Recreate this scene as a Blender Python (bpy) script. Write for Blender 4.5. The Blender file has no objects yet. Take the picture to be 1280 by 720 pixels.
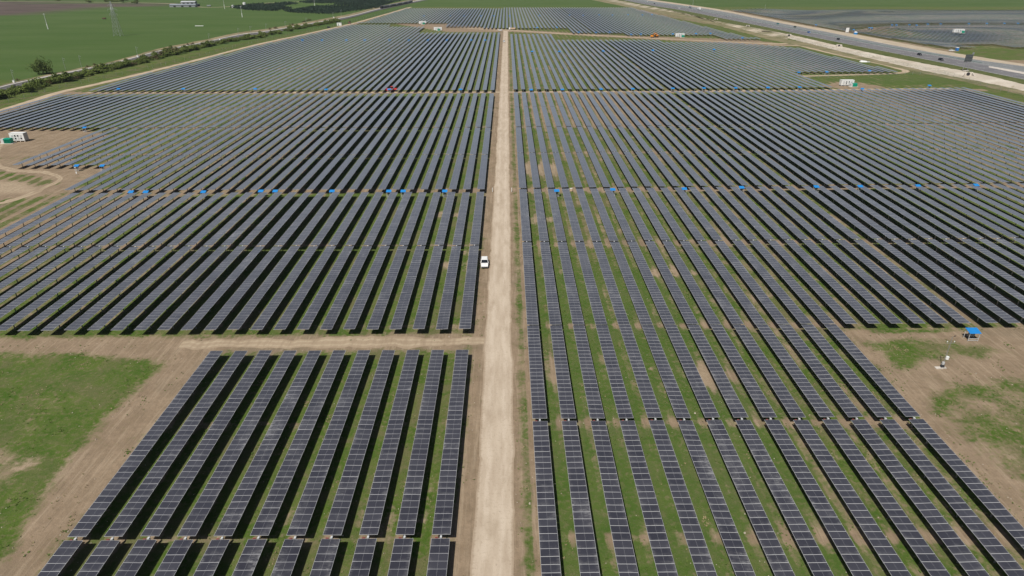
import bpy, math, random
import numpy as np
from mathutils import Vector, Matrix
random.seed(7)
R = math.radians
SC = bpy.context.scene
COL = SC.collection

# ------------------------------------------------------------------ camera, sky, sun, exposure
PITCH, YAW, FPX, CAMZ = R(26.2), math.atan(.0077), 815.0, 64.43
cam_d = bpy.data.cameras.new("camera"); cam = bpy.data.objects.new("camera", cam_d); COL.objects.link(cam)
cam.location = (0, 0, CAMZ); cam.rotation_euler = (R(90) - PITCH, 0, -YAW)
cam_d.sensor_width = 36; cam_d.lens = FPX / 1280 * 36; cam_d.clip_start = 1; cam_d.clip_end = 20000
SC.camera = cam
SUN_DIR = Vector((-.335, -.64, 1)).normalized()          # towards the sun
W = bpy.data.worlds.new("World"); SC.world = W; W.use_nodes = True
nt = W.node_tree; nt.nodes.clear()
sky = nt.nodes.new("ShaderNodeTexSky"); sky.sky_type = 'NISHITA'; sky.sun_disc = False
sky.sun_elevation = math.asin(SUN_DIR.z); sky.sun_rotation = math.atan2(SUN_DIR.x, SUN_DIR.y)
sky.air_density = 1.0; sky.dust_density = 1.8; sky.ozone_density = 1.0
bg = nt.nodes.new("ShaderNodeBackground"); bg.inputs[1].default_value = .05
wo = nt.nodes.new("ShaderNodeOutputWorld")
nt.links.new(sky.outputs[0], bg.inputs[0]); nt.links.new(bg.outputs[0], wo.inputs[0])
sl = bpy.data.lights.new("sun", 'SUN'); sl.energy = 5.0; sl.angle = R(.5); sl.color = (1, .965, .905)
so = bpy.data.objects.new("sun", sl); COL.objects.link(so)
so.rotation_euler = SUN_DIR.to_track_quat('Z', 'Y').to_euler()
SC.view_settings.view_transform = 'Standard'; SC.view_settings.look = 'None'
SC.view_settings.exposure = 0; SC.view_settings.gamma = 1; SC.view_settings.use_curve_mapping = False

# ------------------------------------------------------------------ photo pixel -> point of the place (used once, at build time)
_f = Vector((math.sin(YAW) * math.cos(PITCH), math.cos(YAW) * math.cos(PITCH), -math.sin(PITCH)))
_r = Vector((math.cos(YAW), -math.sin(YAW), 0)); _u = _r.cross(_f)
def G(px, py, z=0.0):
    d = _f + _r * ((px - 640) / FPX) - _u * ((py - 360) / FPX)
    t = (z - CAMZ) / d.z
    return Vector((d.x * t, d.y * t, z))
def PX(p):
    v = Vector(p) - Vector((0, 0, CAMZ)); w = v.dot(_f)
    return 640 + FPX * v.dot(_r) / w, 360 - FPX * v.dot(_u) / w

# ------------------------------------------------------------------ helpers
def tag(o, label=None, cat=None, group=None, kind=None):
    if label: o["label"] = label
    if cat: o["category"] = cat
    if group: o["group"] = group
    if kind: o["kind"] = kind
    return o
def thing(name, loc, label, cat, group=None, rz=0.0):
    o = bpy.data.objects.new(name, None); COL.objects.link(o); o.empty_display_size = .3
    o.location = loc; o.rotation_euler = (0, 0, rz)
    return tag(o, label, cat, group)
class MB:
    """collects faces for one mesh"""
    def __init__(s): s.v = []; s.f = []; s.m = []; s.uv = {}
    def face(s, pts, m=0, uv=None):
        n = len(s.v); s.v += [tuple(p) for p in pts]; s.f.append(tuple(range(n, n + len(pts)))); s.m.append(m)
        if uv: s.uv[len(s.f) - 1] = uv
    def hexa(s, b, t, m=0):
        n = len(s.v); s.v += [tuple(p) for p in b] + [tuple(p) for p in t]; k = len(b)
        s.f.append(tuple(n + i for i in reversed(range(k)))); s.f.append(tuple(n + k + i for i in range(k)))
        for i in range(k): s.f.append((n + i, n + (i + 1) % k, n + k + (i + 1) % k, n + k + i))
        s.m += [m] * (k + 2)
    def box(s, c, d, m=0, tx=1.0, ty=1.0):
        x, y, z = c; a, b, h = d[0] / 2, d[1] / 2, d[2] / 2
        q = [(-a, -b), (a, -b), (a, b), (-a, b)]
        s.hexa([(x + i, y + j, z - h) for i, j in q], [(x + i * tx, y + j * ty, z + h) for i, j in q], m)
    def bar(s, p, q, r, m=0, k=6, r2=None):
        p, q = Vector(p), Vector(q); d = (q - p).normalized()
        a = d.orthogonal().normalized(); b = d.cross(a); r2 = r if r2 is None else r2
        ring = [(a * math.cos(2 * math.pi * i / k) + b * math.sin(2 * math.pi * i / k)) for i in range(k)]
        s.hexa([p + o * r for o in ring], [q + o * r2 for o in ring], m)
    def prism(s, prof, x0, x1, m=0, inset=0.0):
        """profile in (y,z), swept along x"""
        s.hexa([(x0, y, z) for y, z in prof], [(x1, y, z) for y, z in prof], m)
    def mesh(s, name, mats):
        me = bpy.data.meshes.new(name); me.from_pydata(s.v, [], s.f)
        for m in (mats if isinstance(mats, (list, tuple)) else [mats]): me.materials.append(m)
        me.polygons.foreach_set("material_index", s.m)
        if s.uv:
            ul = me.uv_layers.new(name="UVMap")
            for fi, uv in s.uv.items():
                for li, c in zip(me.polygons[fi].loop_indices, uv): ul.data[li].uv = c
        me.update(); return me
    def build(s, name, mats, parent=None, loc=None, smooth=False):
        return put(name, s.mesh(name, mats), parent, loc, smooth)
def put(name, me, parent=None, loc=None, smooth=False):
    o = bpy.data.objects.new(name, me); COL.objects.link(o)
    if parent: o.parent = parent
    if loc is not None: o.location = loc
    if smooth: me.polygons.foreach_set("use_smooth", [True] * len(me.polygons))
    return o
def copy_tree(o, parent=None):
    c = o.copy(); COL.objects.link(c)
    if parent: c.parent = parent
    for ch in list(o.children): copy_tree(ch, c)
    return c

_ones = "zeroth first second third fourth fifth sixth seventh eighth ninth tenth eleventh twelfth thirteenth fourteenth fifteenth sixteenth seventeenth eighteenth nineteenth".split()
_tens = {2: "twent", 3: "thirt", 4: "fort", 5: "fift", 6: "sixt"}
def ordinal(n):
    if n < 20: return _ones[n]
    t = _tens[n // 10]
    return t + "ieth" if n % 10 == 0 else t + "y-" + _ones[n % 10]

# ------------------------------------------------------------------ materials
class Mat:
    def __init__(s, name, rough=.9, spec=.3):
        s.m = bpy.data.materials.new(name); s.m.use_nodes = True; s.t = s.m.node_tree
        s.b = s.t.nodes["Principled BSDF"]; s.b.inputs["Roughness"].default_value = rough
        s.b.inputs["Specular IOR Level"].default_value = spec
    def n(s, typ, **kw):
        o = s.t.nodes.new(typ)
        for k, v in kw.items(): setattr(o, k, v)
        return o
    def l(s, a, b): s.t.links.new(a, b)
    def math(s, op, a, b=None, c=None, clamp=False):
        o = s.n("ShaderNodeMath", operation=op, use_clamp=clamp)
        for i, v in enumerate((a, b, c)):
            if v is None: continue
            if isinstance(v, (int, float)): o.inputs[i].default_value = v
            else: s.l(v, o.inputs[i])
        return o.outputs[0]
    def mix(s, fac, a, b, blend='MIX'):
        o = s.n("ShaderNodeMix", data_type='RGBA', blend_type=blend)
        for i, v in ((0, fac), (6, a), (7, b)):
            if isinstance(v, (int, float)): o.inputs[i].default_value = v
            elif isinstance(v, tuple): o.inputs[i].default_value = (*v, 1)
            else: s.l(v, o.inputs[i])
        return o.outputs[2]
    def ramp(s, fac, lo, hi, a=0.0, b=1.0):
        o = s.n("ShaderNodeMapRange", interpolation_type='SMOOTHSTEP')
        for i, v in enumerate((fac, lo, hi, a, b)):
            if isinstance(v, (int, float)): o.inputs[i].default_value = v
            else: s.l(v, o.inputs[i])
        return o.outputs[0]
    def pos(s): return s.n("ShaderNodeNewGeometry").outputs["Position"]
    def noise(s, scale, detail=4, rough=.55, vec=None, sc=None, dist=0.0):
        o = s.n("ShaderNodeTexNoise"); o.inputs["Scale"].default_value = scale; o.inputs["Detail"].default_value = detail
        o.inputs["Roughness"].default_value = rough; o.inputs["Distortion"].default_value = dist
        v = vec or s.pos()
        if sc:
            mp = s.n("ShaderNodeVectorMath", operation='MULTIPLY'); mp.inputs[1].default_value = sc; s.l(v, mp.inputs[0]); v = mp.outputs[0]
        s.l(v, o.inputs["Vector"]); return o.outputs[0]
    def attr(s, name):
        o = s.n("ShaderNodeAttribute"); o.attribute_name = name; return o
    def col(s, c):
        if isinstance(c, tuple): s.b.inputs["Base Color"].default_value = (*c, 1)
        else: s.l(c, s.b.inputs["Base Color"])
        return s
    def bump(s, h, dist=.05, strength=.6):
        o = s.n("ShaderNodeBump"); o.inputs["Distance"].default_value = dist; o.inputs["Strength"].default_value = strength
        s.l(h, o.inputs["Height"]); s.l(o.outputs[0], s.b.inputs["Normal"])
def paint(name, c, rough=.5, spec=.4, metal=0.0, wear=.25, scale=1.5):
    """paint or metal with uneven weathering"""
    m = Mat(name, rough, spec); m.b.inputs["Metallic"].default_value = metal
    n = m.noise(scale, 5, .65, vec=m.n("ShaderNodeTexCoord").outputs["Object"])
    m.col(m.mix(m.ramp(n, .35, .75), c, tuple(x * (1 - wear) for x in c))); return m.m
MT = {}
MT["white"] = paint("white_paint", (.72, .72, .70), .45, wear=.15)
MT["offwhite"] = paint("grey_white_paint", (.52, .53, .53), .5)
MT["grey"] = paint("grey_paint", (.25, .26, .27), .55)
MT["dark"] = paint("dark_rubber", (.018, .018, .02), .7)
MT["steel"] = paint("galvanised_steel", (.42, .43, .44), .45, .5, .6)
MT["alu"] = paint("aluminium_frame", (.46, .46, .47), .45, .4, .0, .1)
MT["blue"] = paint("blue_sheet", (.014, .19, .50), .55, .3, wear=.12, scale=.8)
MT["green"] = paint("green_paint", (.0, .30, .19), .5, wear=.15)
MT["red"] = paint("red_paint", (.55, .035, .03), .4)
MT["orange"] = paint("orange_paint", (.75, .26, .02), .45)
MT["black"] = paint("black_car_paint", (.012, .013, .018), .25, .5)
MT["teal"] = paint("teal_car_paint", (.05, .22, .24), .3, .5)
MT["darkgreen"] = paint("dark_green_car_paint", (.02, .07, .05), .3, .5)
MT["silver"] = paint("silver_car_paint", (.42, .43, .45), .3, .5, .4)
MT["carblue"] = paint("blue_car_paint", (.06, .16, .42), .3, .5)
MT["concrete"] = paint("pale_concrete", (.55, .50, .44), .9, .2, wear=.3, scale=.6)
MT["wood"] = paint("grey_timber", (.28, .25, .21), .9, .2)
MT["rustred"] = paint("dull_red_box", (.20, .045, .04), .6)
MT["rust"] = paint("rusty_brown", (.13, .07, .05), .8, .2)
MT["wagon"] = paint("grey_tank_paint", (.10, .105, .12), .5, .4)
MT["roofmetal"] = paint("grey_sheet_roof", (.26, .285, .31), .5, .4, scale=.1)
MT["roofwhite"] = paint("white_sheet_roof", (.46, .48, .50), .5, .4, scale=.1)
MT["lamp"] = paint("headlight_glass", (.85, .85, .85), .15, .6, wear=.05)
MT["loadclay"] = paint("tan_load", (.55, .40, .28), .9, .2)
gm = Mat("car_glass", .08, .5).col((.012, .014, .018)); MT["glass"] = gm.m

def panel_material(name, use_uv):
    m = Mat(name, .16, .5)
    m.b.inputs["Sheen Weight"].default_value = 1.0; m.b.inputs["Sheen Roughness"].default_value = .40; m.b.inputs["Sheen Tint"].default_value = (.93, .96, 1, 1)
    pos = m.pos(); oi = m.n("ShaderNodeObjectInfo")
    big = m.noise(.045, 3, .6, vec=pos); mid = m.noise(.55, 4, .6, vec=pos, sc=(1, .45, 1)); fine = m.noise(3.2, 3, .6, vec=pos, sc=(.6, 1.6, 1))
    dust = m.math('MULTIPLY', m.ramp(m.math('ADD', m.math('MULTIPLY', big, .9), m.math('MULTIPLY', mid, .55)), .77, 1.06), m.ramp(fine, .28, .72))
    if use_uv:
        sp = m.n("ShaderNodeSeparateXYZ"); m.l(m.n("ShaderNodeUVMap").outputs[0], sp.inputs[0])
        v = sp.outputs[1]
        cell = m.n("ShaderNodeTexWhiteNoise", noise_dimensions='2D')
        cb = m.n("ShaderNodeCombineXYZ"); m.l(m.math('FLOOR', v), cb.inputs[1]); m.l(oi.outputs["Random"], cb.inputs[0]); m.l(cb.outputs[0], cell.inputs[0])
        rnd = cell.outputs[0]
    else:
        rnd = oi.outputs["Random"]; ob = m.n("ShaderNodeSeparateXYZ"); m.l(m.n("ShaderNodeTexCoord").outputs["Object"], ob.inputs[0])
        side = m.math('ADD', m.ramp(m.math('ABSOLUTE', ob.outputs[0]), .55, 1.14), m.ramp(m.math('MULTIPLY', ob.outputs[1], -1.0), .0, .57))
        dust = m.math('ADD', dust, m.math('MULTIPLY', m.math('MULTIPLY', side, m.ramp(mid, .42, .66)), m.math('MULTIPLY', m.ramp(fine, .3, .65), .42)), clamp=True)
    base = m.mix(rnd, (.024, .023, .032), (.035, .034, .045))
    d = m.math('ADD', m.math('MULTIPLY', dust, .55), m.math('MULTIPLY', rnd, .03), clamp=True)
    c = m.mix(d, base, (.30, .295, .29))
    if use_uv:
        fv = m.math('FRACT', v); u = sp.outputs[0]
        ln = m.math('MAXIMUM', m.math('GREATER_THAN', m.math('ABSOLUTE', m.math('SUBTRACT', fv, .5)), .475),
                    m.math('MAXIMUM', m.math('GREATER_THAN', m.math('ABSOLUTE', m.math('SUBTRACT', u, .5)), .486),
                           m.math('MULTIPLY', m.math('LESS_THAN', m.math('ABSOLUTE', m.math('SUBTRACT', u, .5)), .004), .5)))
        c = m.mix(ln, c, (.37, .37, .38))
    m.col(c); m.l(m.math('ADD', m.math('MULTIPLY', d, .5), .14), m.b.inputs["Roughness"])
    return m.m
MT["cell"] = panel_material("solar_glass", False)
MT["table"] = panel_material("solar_glass_table", True)
MT["backsheet"] = paint("dark_backsheet", (.018, .018, .02), .6)
MT["midline"] = paint("cell_gap", (.24, .24, .25), .3, .5)

# ------------------------------------------------------------------ the solar field's lattice
HP = 1.73                      # height of the panel plane
PITCH_ROW = 4.47; PW = 2.278; ML = 1.134
def left_x(i): return -8.28 - PITCH_ROW * i               # centre line of the i-th row west of the road
def right_x(i): return 4.93 + PITCH_ROW * i + (.85 if i > 19 else 0)
def PY(y): return G(633, y, HP).y
def sstep(a, b, x):
    t = min(1, max(0, (x - a) / (b - a))); return t * t * (3 - 2 * t)
def roff(x, y):                                            # the cross gaps bend away on the eastern side
    return .03 * max(0, x) * sstep(112, 200, y) + (.06 * max(0, x - 150) if y > 320 else 0)

# ------------------------------------------------------------------ terrain
def polyline_world(px, z=0.0): return [G(x, y, z) for x, y in px]
EAST_PX = [(905, 12.5), (1000, 14.5), (1120, 14), (1300, 15), (1400, 18), (1400, 66), (1290, 64), (1250, 60), (1196, 64.6), (1135, 54.3), (1055, 40.6), (985, 27)]
EAST = [(p.x, p.y) for p in polyline_world(EAST_PX)]
def sdist(px, py, poly):
    """signed distance (positive inside) of arrays of points to a polygon"""
    d = np.full(px.shape, 1e18); inside = np.zeros(px.shape, bool); n = len(poly)
    for i in range(n):
        x0, y0 = poly[i]; x1, y1 = poly[(i + 1) % n]; ex, ey = x1 - x0, y1 - y0
        t = np.clip(((px - x0) * ex + (py - y0) * ey) / max(ex * ex + ey * ey, 1e-9), 0, 1)
        d = np.minimum(d, (px - x0 - t * ex) ** 2 + (py - y0 - t * ey) ** 2)
        c = (y0 > py) != (y1 > py)
        inside ^= c & (px < ex * (py - y0) / (ey if ey else 1e-9) + x0)
    d = np.sqrt(d); return np.where(inside, d, -d)
def east_height(x, y):
    w = np.clip((sdist(x, y, EAST) - 4) / 45, 0, 1)
    return w * w * (3 - 2 * w) * .75 * (3.0 * np.sin(y / 62 + x / 240) + 1.6 * np.sin(y / 33 - x / 120 + 1.3) + 1.2 * np.sin(x / 70) + 2.4)

def grid_axis(parts):
    a = []
    for lo, hi, st in parts: a += list(np.arange(lo, hi, st))
    return np.array(a)
gx = np.concatenate([-np.geomspace(9000, 420, 26), grid_axis([(-400, -150, 3), (-150, 150, 1.2), (150, 420, 3)]), np.geomspace(425, 9000, 28)])
gy = np.concatenate([np.array([-600, -300, -150, -60, 0, 20]), grid_axis([(35, 140, 1.0), (140, 420, 2.0), (420, 1300, 5)]), np.geomspace(1310, 14000, 46)])
GX, GY = np.meshgrid(gx, gy); FX, FY = GX.ravel(), GY.ravel()
FZ = east_height(FX, FY)
def soft(px, blur, world=False):
    poly = px if world else [(p.x, p.y) for p in polyline_world(px)]
    t = np.clip((sdist(FX, FY, poly) + blur) / (2 * blur), 0, 1); return t * t * (3 - 2 * t)
soil = np.zeros_like(FX); lush = np.zeros_like(FX); pale = np.zeros_like(FX); plough = np.zeros_like(FX); strip = np.zeros_like(FX)
def up(a, m, s): np.maximum(a, m * s, out=a)
def down(a, m, s): a *= 1 - m * s
# infield of the rows
INF = [[(-20, 760), (60, 700), (275, 440), (595, 440), (575, 760)], [(-40, 415), (595, 413), (625, 36), (560, 36), (440, 30), (320, 55), (180, 92), (70, 116), (-200, 190), (-40, 300)],
       [(655, 760), (640, 36), (930, 46), (1110, 86), (1290, 130), (1400, 180), (1400, 408), (1045, 410), (1160, 527), (1320, 720), (1320, 760)],
       [(440, 30), (510, 9), (790, 8), (935, 47), (770, 43), (640, 36)]]
for p in INF: up(strip, soft(p, 2.0), 1)
up(strip, soft(EAST, 3, True), 1)
# bare soil
up(soil, soft([(2, 20), (4.4, 20), (4.4, 770), (2, 770)], .8, True), .50)
up(soil, soft([(-7.4, 20), (2.5, 20), (2.5, 770), (-7.4, 770)], 1.5, True), .86)
up(soil, soft([(0, 421), (590, 417), (592, 439), (270, 441), (88, 680), (20, 780), (-120, 780), (10, 690), (62, 598), (130, 520), (205, 455), (120, 445), (-60, 440)], 2.6), .92)
up(soil, soft([(-60, 432), (150, 440), (60, 450), (-60, 452)], 3.0), .5)
up(soil, soft([(1048, 412), (1400, 406), (1420, 800), (1335, 760), (1160, 530)], 1.5), .93)
down(soil, soft([(1086, 430), (1120, 423), (1160, 425), (1235, 433), (1262, 441), (1215, 446), (1160, 447), (1150, 458), (1128, 462), (1108, 448)], 2.2), .62)
down(soil, soft([(1160, 500), (1190, 482), (1250, 476), (1300, 470), (1310, 495), (1240, 492), (1195, 503), (1172, 515)], 2.2), .55)
down(soil, soft([(1195, 520), (1250, 500), (1330, 495), (1330, 640), (1275, 600), (1215, 550), (1180, 520)], 5), .55)
down(soil, soft([(1085, 412.5), (1230, 411.5), (1230, 415), (1090, 416.5)], .8), .55)
up(soil, soft([(-200, 163), (110, 162), (135, 168), (85, 205), (140, 207), (84, 240), (50, 268), (0, 320), (-90, 350), (-200, 300)], 3), .9)
down(soil, soft([(-60, 209), (20, 216), (72, 226), (76, 231), (50, 233), (20, 226), (-60, 222)], 1.5), .8)
down(soil, soft([(-90, 252), (20, 248), (45, 246), (76, 239), (60, 256), (0, 288), (-90, 320)], 2.0), .75)
down(soil, soft([(16, 196), (60, 194), (90, 199), (60, 203), (20, 201)], 3), .3)
up(soil, soft([(40, 240), (250, 240), (150, 275), (0, 335), (-60, 350), (-60, 300)], 9), .40)
up(soil, soft([(60, 236), (330, 236), (480, 165), (360, 115), (60, 115), (-150, 160)], 14), .10)
up(soil, soft([(643, 117), (800, 117), (850, 158), (648, 160)], 8), .36)
up(soil, soft([(900, 118), (1290, 112), (1400, 200), (1250, 235), (1000, 200)], 20), .22)
up(soil, soft([(1040, 275), (1100, 260), (1290, 330), (1290, 400), (1200, 405)], 10), .25)
for y, w, s in ((238, 2.2, .85), (115.5, 3.4, 1.0), (306, 1.4, .55), (192, 1.2, .55), (159, 1.6, .6), (134, 1.8, .5), (85, 1.5, .5)):
    yy = G(633, y).y
    up(soil, soft([(-255, yy - w), (0, yy - w), (280, yy - w + 6), (280, yy + w + 6), (0, yy + w), (-255, yy + w)], 1.2, True), s)
for y0 in (525, 667, 405): 
    yy = G(633, y0).y - .9
    up(soil, soft([(-60, yy - 1), (70, yy - 1), (70, yy + 1), (-60, yy + 1)], 1.3, True), .50)
up(soil, soft([(495, 29), (560, 29.5), (605, 34), (640, 37), (780, 44.5), (935, 49.5), (1010, 58), (960, 57), (700, 43), (640, 40), (560, 40), (500, 31)], 4), .95)
down(soil, soft([(697, 45.5), (760, 47.5), (790, 49), (705, 49)], 3), .9)
up(soil, soft([(1028, 108), (1045, 102), (1075, 103), (1110, 109.5), (1060, 113)], 3), .8)
up(soil, soft([(905, 28), (1010, 54), (1130, 86), (1290, 122), (1290, 116), (1160, 88), (1030, 57), (930, 34)], 4), .72)
up(soil, soft([(790, 8), (905, 27), (930, 33), (880, 30), (800, 14)], 4), .6)
up(soil, soft([(0, 145), (75, 118), (300, 62), (440, 32), (515, 9), (509, 9), (436, 30.5), (310, 58.5), (72, 115.5), (0, 138.5), (-160, 190)], 1.5), .8)
up(soil, soft([(1055, 39.2), (1290, 38.2), (1290, 40.4), (1055, 41.2)], 4), .75)
up(soil, soft([(1185, 39), (1225, 39), (1225, 43), (1185, 43)], 4), .9)
up(soil, soft(EAST, 5, True), .12)
up(soil, soft([(905, 11), (985, 26), (1055, 40), (1135, 53.5), (1196, 64), (1196, 67), (1130, 56), (1050, 42), (980, 29), (905, 14)], 4), .7)
up(soil, soft([(1240, 75), (1400, 74), (1400, 92), (1285, 82)], 3), .8)
for (cx, cy, rx, ry, s) in ((816, 341, 1.3, 1.6, .9), (840, 340, 1.2, 2.4, .9), (864, 341, 1.1, 1.2, .9), (880, 471, 1.2, 3.2, .95), (911, 470, 1, 1.6, .7), (811, 461, .6, .7, .8), (665, 275, 1.2, 3, .9), (685, 274, 1.1, 1.6, .9),
                            (660, 211, 1.2, 7, .95), (675, 211, 1.2, 7, .95), (690, 211, 1.2, 7, .95), (551, 268, .9, 3, .9), (569, 268, .9, 2.5, .9), (557, 331, .9, 2.6, .9), (582, 331, .9, 2.8, .9), (582, 316, .9, 2, .9),
                            (527, 648, .7, 2.4, .8), (536, 622, .7, 2.2, .75), (490, 645, .7, 2.4, .7), (450, 645, .7, 2.6, .7), (360, 652, .8, 2.2, .7), (685, 460, 1.4, 5, .7), (36, 577, 1.6, .9, .8), (24, 584, 1.0, .7, .76)):
    c = G(cx, cy); k = .8 * np.clip(1.75 - np.sqrt(((FX - c.x) / rx) ** 2 + ((FY - c.y) / ry) ** 2), 0, 1)
    up(soil, k, s); up(pale, k, .45 if s > .75 else .15)
# lush meadows: the far fields and the left front plot
up(lush, soft([(-4000, 430), (-300, 430), (-205, 900), (-140, 1500), (-140, 13000), (-9000, 13000), (-9000, 430)], 12, True), 1)
up(lush, soft([(G(480, 9).x, G(480, 9).y), (300, G(633, 8.8).y), (9000, 1290), (9000, 13000), (-300, 13000)], 12, True), .9)
up(lush, soft([(-60, 455), (190, 458), (120, 525), (60, 600), (-10, 690), (-160, 780), (-200, 600)], 3), .12)
up(soil, soft([(-60, 445), (230, 448), (125, 535), (60, 612), (0, 700), (-160, 790), (-200, 600)], 5), .27)
up(soil, soft([(-40, 553), (18, 560), (44, 572), (40, 586), (22, 592), (12, 606), (-40, 612)], 2.2), .62)
up(soil, soft([(-40, 452), (60, 458), (30, 476), (-40, 484)], 4), .36)
up(soil, soft([(20, 512), (52, 514), (46, 532), (22, 530)], 2.5), .42)
up(lush, soft([(660, 760), (655, 330), (860, 330), (1130, 760)], 10), .42)
up(lush, soft([(1010, 100), (1110, 94), (1240, 96), (1200, 106), (1100, 106)], 5), .4)
# ploughed field
up(plough, soft([(-400, 3), (0, 1.8), (60, 3.4), (112, 4.6), (200, 5.3), (176, 8), (110, 9.6), (62, 12.5), (0, 18.5), (-150, 26), (-400, 36)], 8), 1)
up(pale, soft([(-100, 1.2), (0, 1.0), (80, 1.6), (116, 4.4), (100, 4.8), (55, 3.2), (0, 1.9), (-100, 2.4)], 6), .5)
up(pale, soft([(-60, 226), (28, 228), (46, 236), (38, 241), (-60, 243)], 2.5), .62)
up(soil, pale, 1)
ny, nx = GX.shape
idx = np.arange(nx * ny).reshape(ny, nx)
quads = np.stack([idx[:-1, :-1], idx[:-1, 1:], idx[1:, 1:], idx[1:, :-1]], -1).reshape(-1, 4)
gme = bpy.data.meshes.new("ground")
gme.vertices.add(nx * ny); gme.vertices.foreach_set("co", np.stack([FX, FY, FZ], -1).astype(np.float32).ravel())
gme.loops.add(quads.size); gme.loops.foreach_set("vertex_index", quads.ravel().astype(np.int32))
gme.polygons.add(len(quads)); gme.polygons.foreach_set("loop_start", np.arange(0, quads.size, 4, dtype=np.int32))
gme.update(calc_edges=True); gme.polygons.foreach_set("use_smooth", [True] * len(quads))
for nm, arr in (("soil", soil), ("lush", lush), ("pale", pale), ("plough", plough), ("strip", strip)):
    a = gme.attributes.new(nm, 'FLOAT', 'POINT'); a.data.foreach_set("value", arr.astype(np.float32))
m = Mat("ground_turf_and_soil", .95, .12); P = m.pos()
sx = m.n("ShaderNodeSeparateXYZ"); m.l(P, sx.inputs[0]); X = sx.outputs[0]
nb = m.noise(.035, 5, .6, vec=P); nm_ = m.noise(.22, 5, .62, vec=P, dist=.4); nf = m.noise(1.3, 6, .65, vec=P); nff = m.noise(6.0, 3, .7, vec=P)
ny_ = m.noise(.16, 4, .6, vec=P, sc=(1.6, .35, 1))
soilA, lushA, paleA, plA, stA = [m.attr(k).outputs["Fac"] for k in ("soil", "lush", "pale", "plough", "strip")]
east = m.math('GREATER_THAN', X, 0.0); far_e = m.math('MULTIPLY', m.math('GREATER_THAN', X, 93.0), .85)
xr = m.math('SUBTRACT', X, m.math('ADD', far_e, 3.05)); xl = m.math('ADD', X, 9.9 + 4.47 * 200)
xx = m.math('ADD', m.math('MULTIPLY', xr, east), m.math('MULTIPLY', xl, m.math('SUBTRACT', 1.0, east)))
ph = m.math('FRACT', m.math('DIVIDE', m.math('ADD', xx, 4.47 * 100), 4.47))
tri = m.math('ABSOLUTE', m.math('SUBTRACT', ph, .23))
under = m.math('MULTIPLY', m.ramp(tri, .15, .27, 1, 0), stA)
sw = m.math('ADD', soilA, m.math('MULTIPLY', under, m.math('SUBTRACT', .43, m.math('MULTIPLY', lushA, .26))))
nz = m.math('ADD', m.math('MULTIPLY', m.math('SUBTRACT', nm_, .5), 1.0), m.math('MULTIPLY', m.math('SUBTRACT', nf, .5), .9))
nz = m.math('ADD', nz, m.math('MULTIPLY', m.math('SUBTRACT', nb, .5), .5))
nz = m.math('ADD', nz, m.math('MULTIPLY', m.math('MULTIPLY', m.math('SUBTRACT', ny_, .48), 1.1), stA))
nz = m.math('MULTIPLY', nz, m.math('SUBTRACT', 1.0, m.math('MULTIPLY', lushA, .35)))
mask = m.ramp(m.math('ADD', sw, nz), .30, .80)
g1 = m.mix(m.ramp(nm_, .3, .7), (.052, .102, .012), (.100, .138, .028))
g1 = m.mix(m.ramp(nf, .44, .72), g1, (.165, .148, .072))
dry = m.noise(.11, 5, .65, vec=P, dist=.6)
g1 = m.mix(m.math('MULTIPLY', m.ramp(dry, .46, .64), m.math('SUBTRACT', .72, m.math('MULTIPLY', lushA, .75))), g1, (.150, .128, .068))
g1 = m.mix(m.math('MULTIPLY', m.ramp(nb, .52, .68), .35), g1, (.125, .118, .055))
g1 = m.mix(m.math('MULTIPLY', m.ramp(nff, .35, .7), .45), g1, (.030, .050, .010))
lf = m.noise(.012, 4, .6, vec=P, sc=(.5, 1.6, 1))
g2 = m.mix(m.ramp(lf, .3, .7), (.045, .090, .016), (.067, .110, .028)); g2 = m.mix(m.math('MULTIPLY', m.ramp(nf, .4, .75), .4), g2, (.080, .105, .036))
rows_ = m.noise(.30, 3, .6, vec=P, sc=(.03, 1.0, 1)); g2 = m.mix(m.math('MULTIPLY', m.ramp(rows_, .42, .62), .35), g2, (.088, .112, .045))
turf = m.mix(lushA, g1, g2)
s1 = m.mix(m.ramp(nm_, .3, .7), (.205, .150, .098), (.275, .205, .138)); s1 = m.mix(m.math('MULTIPLY', m.ramp(nf, .35, .7), .5), s1, (.165, .122, .082))
s1 = m.mix(m.math('MULTIPLY', m.ramp(nff, .5, .8), .4), s1, (.33, .25, .17))
s1 = m.mix(m.math('MULTIPLY', m.ramp(nb, .52, .66), .45), s1, (.155, .128, .088))
stk = m.noise(.9, 4, .65, vec=P, sc=(1.5, .10, 1)); stk2 = m.noise(2.6, 3, .7, vec=P, sc=(1.6, .06, 1))
s1 = m.mix(m.math('MULTIPLY', m.ramp(stk, .46, .70), .55), s1, (.345, .27, .188))
s1 = m.mix(m.math('MULTIPLY', m.ramp(stk2, .54, .70), .5), s1, (.135, .105, .072))
s1 = m.mix(m.math('MULTIPLY', paleA, m.ramp(nf, .3, .6)), s1, (.43, .345, .24))
pl = m.mix(m.ramp(m.noise(.03, 5, .6, vec=P, sc=(.35, 2.2, 1)), .35, .65), (.068, .052, .044), (.115, .088, .072))
c = m.mix(mask, turf, s1); c = m.mix(plA, c, pl)
m.col(c); m.bump(m.math('ADD', nff, m.math('MULTIPLY', nf, 1.5)), .10, .7)
gme.materials.append(m.m)
tag(put("ground", gme), kind="structure")

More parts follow.
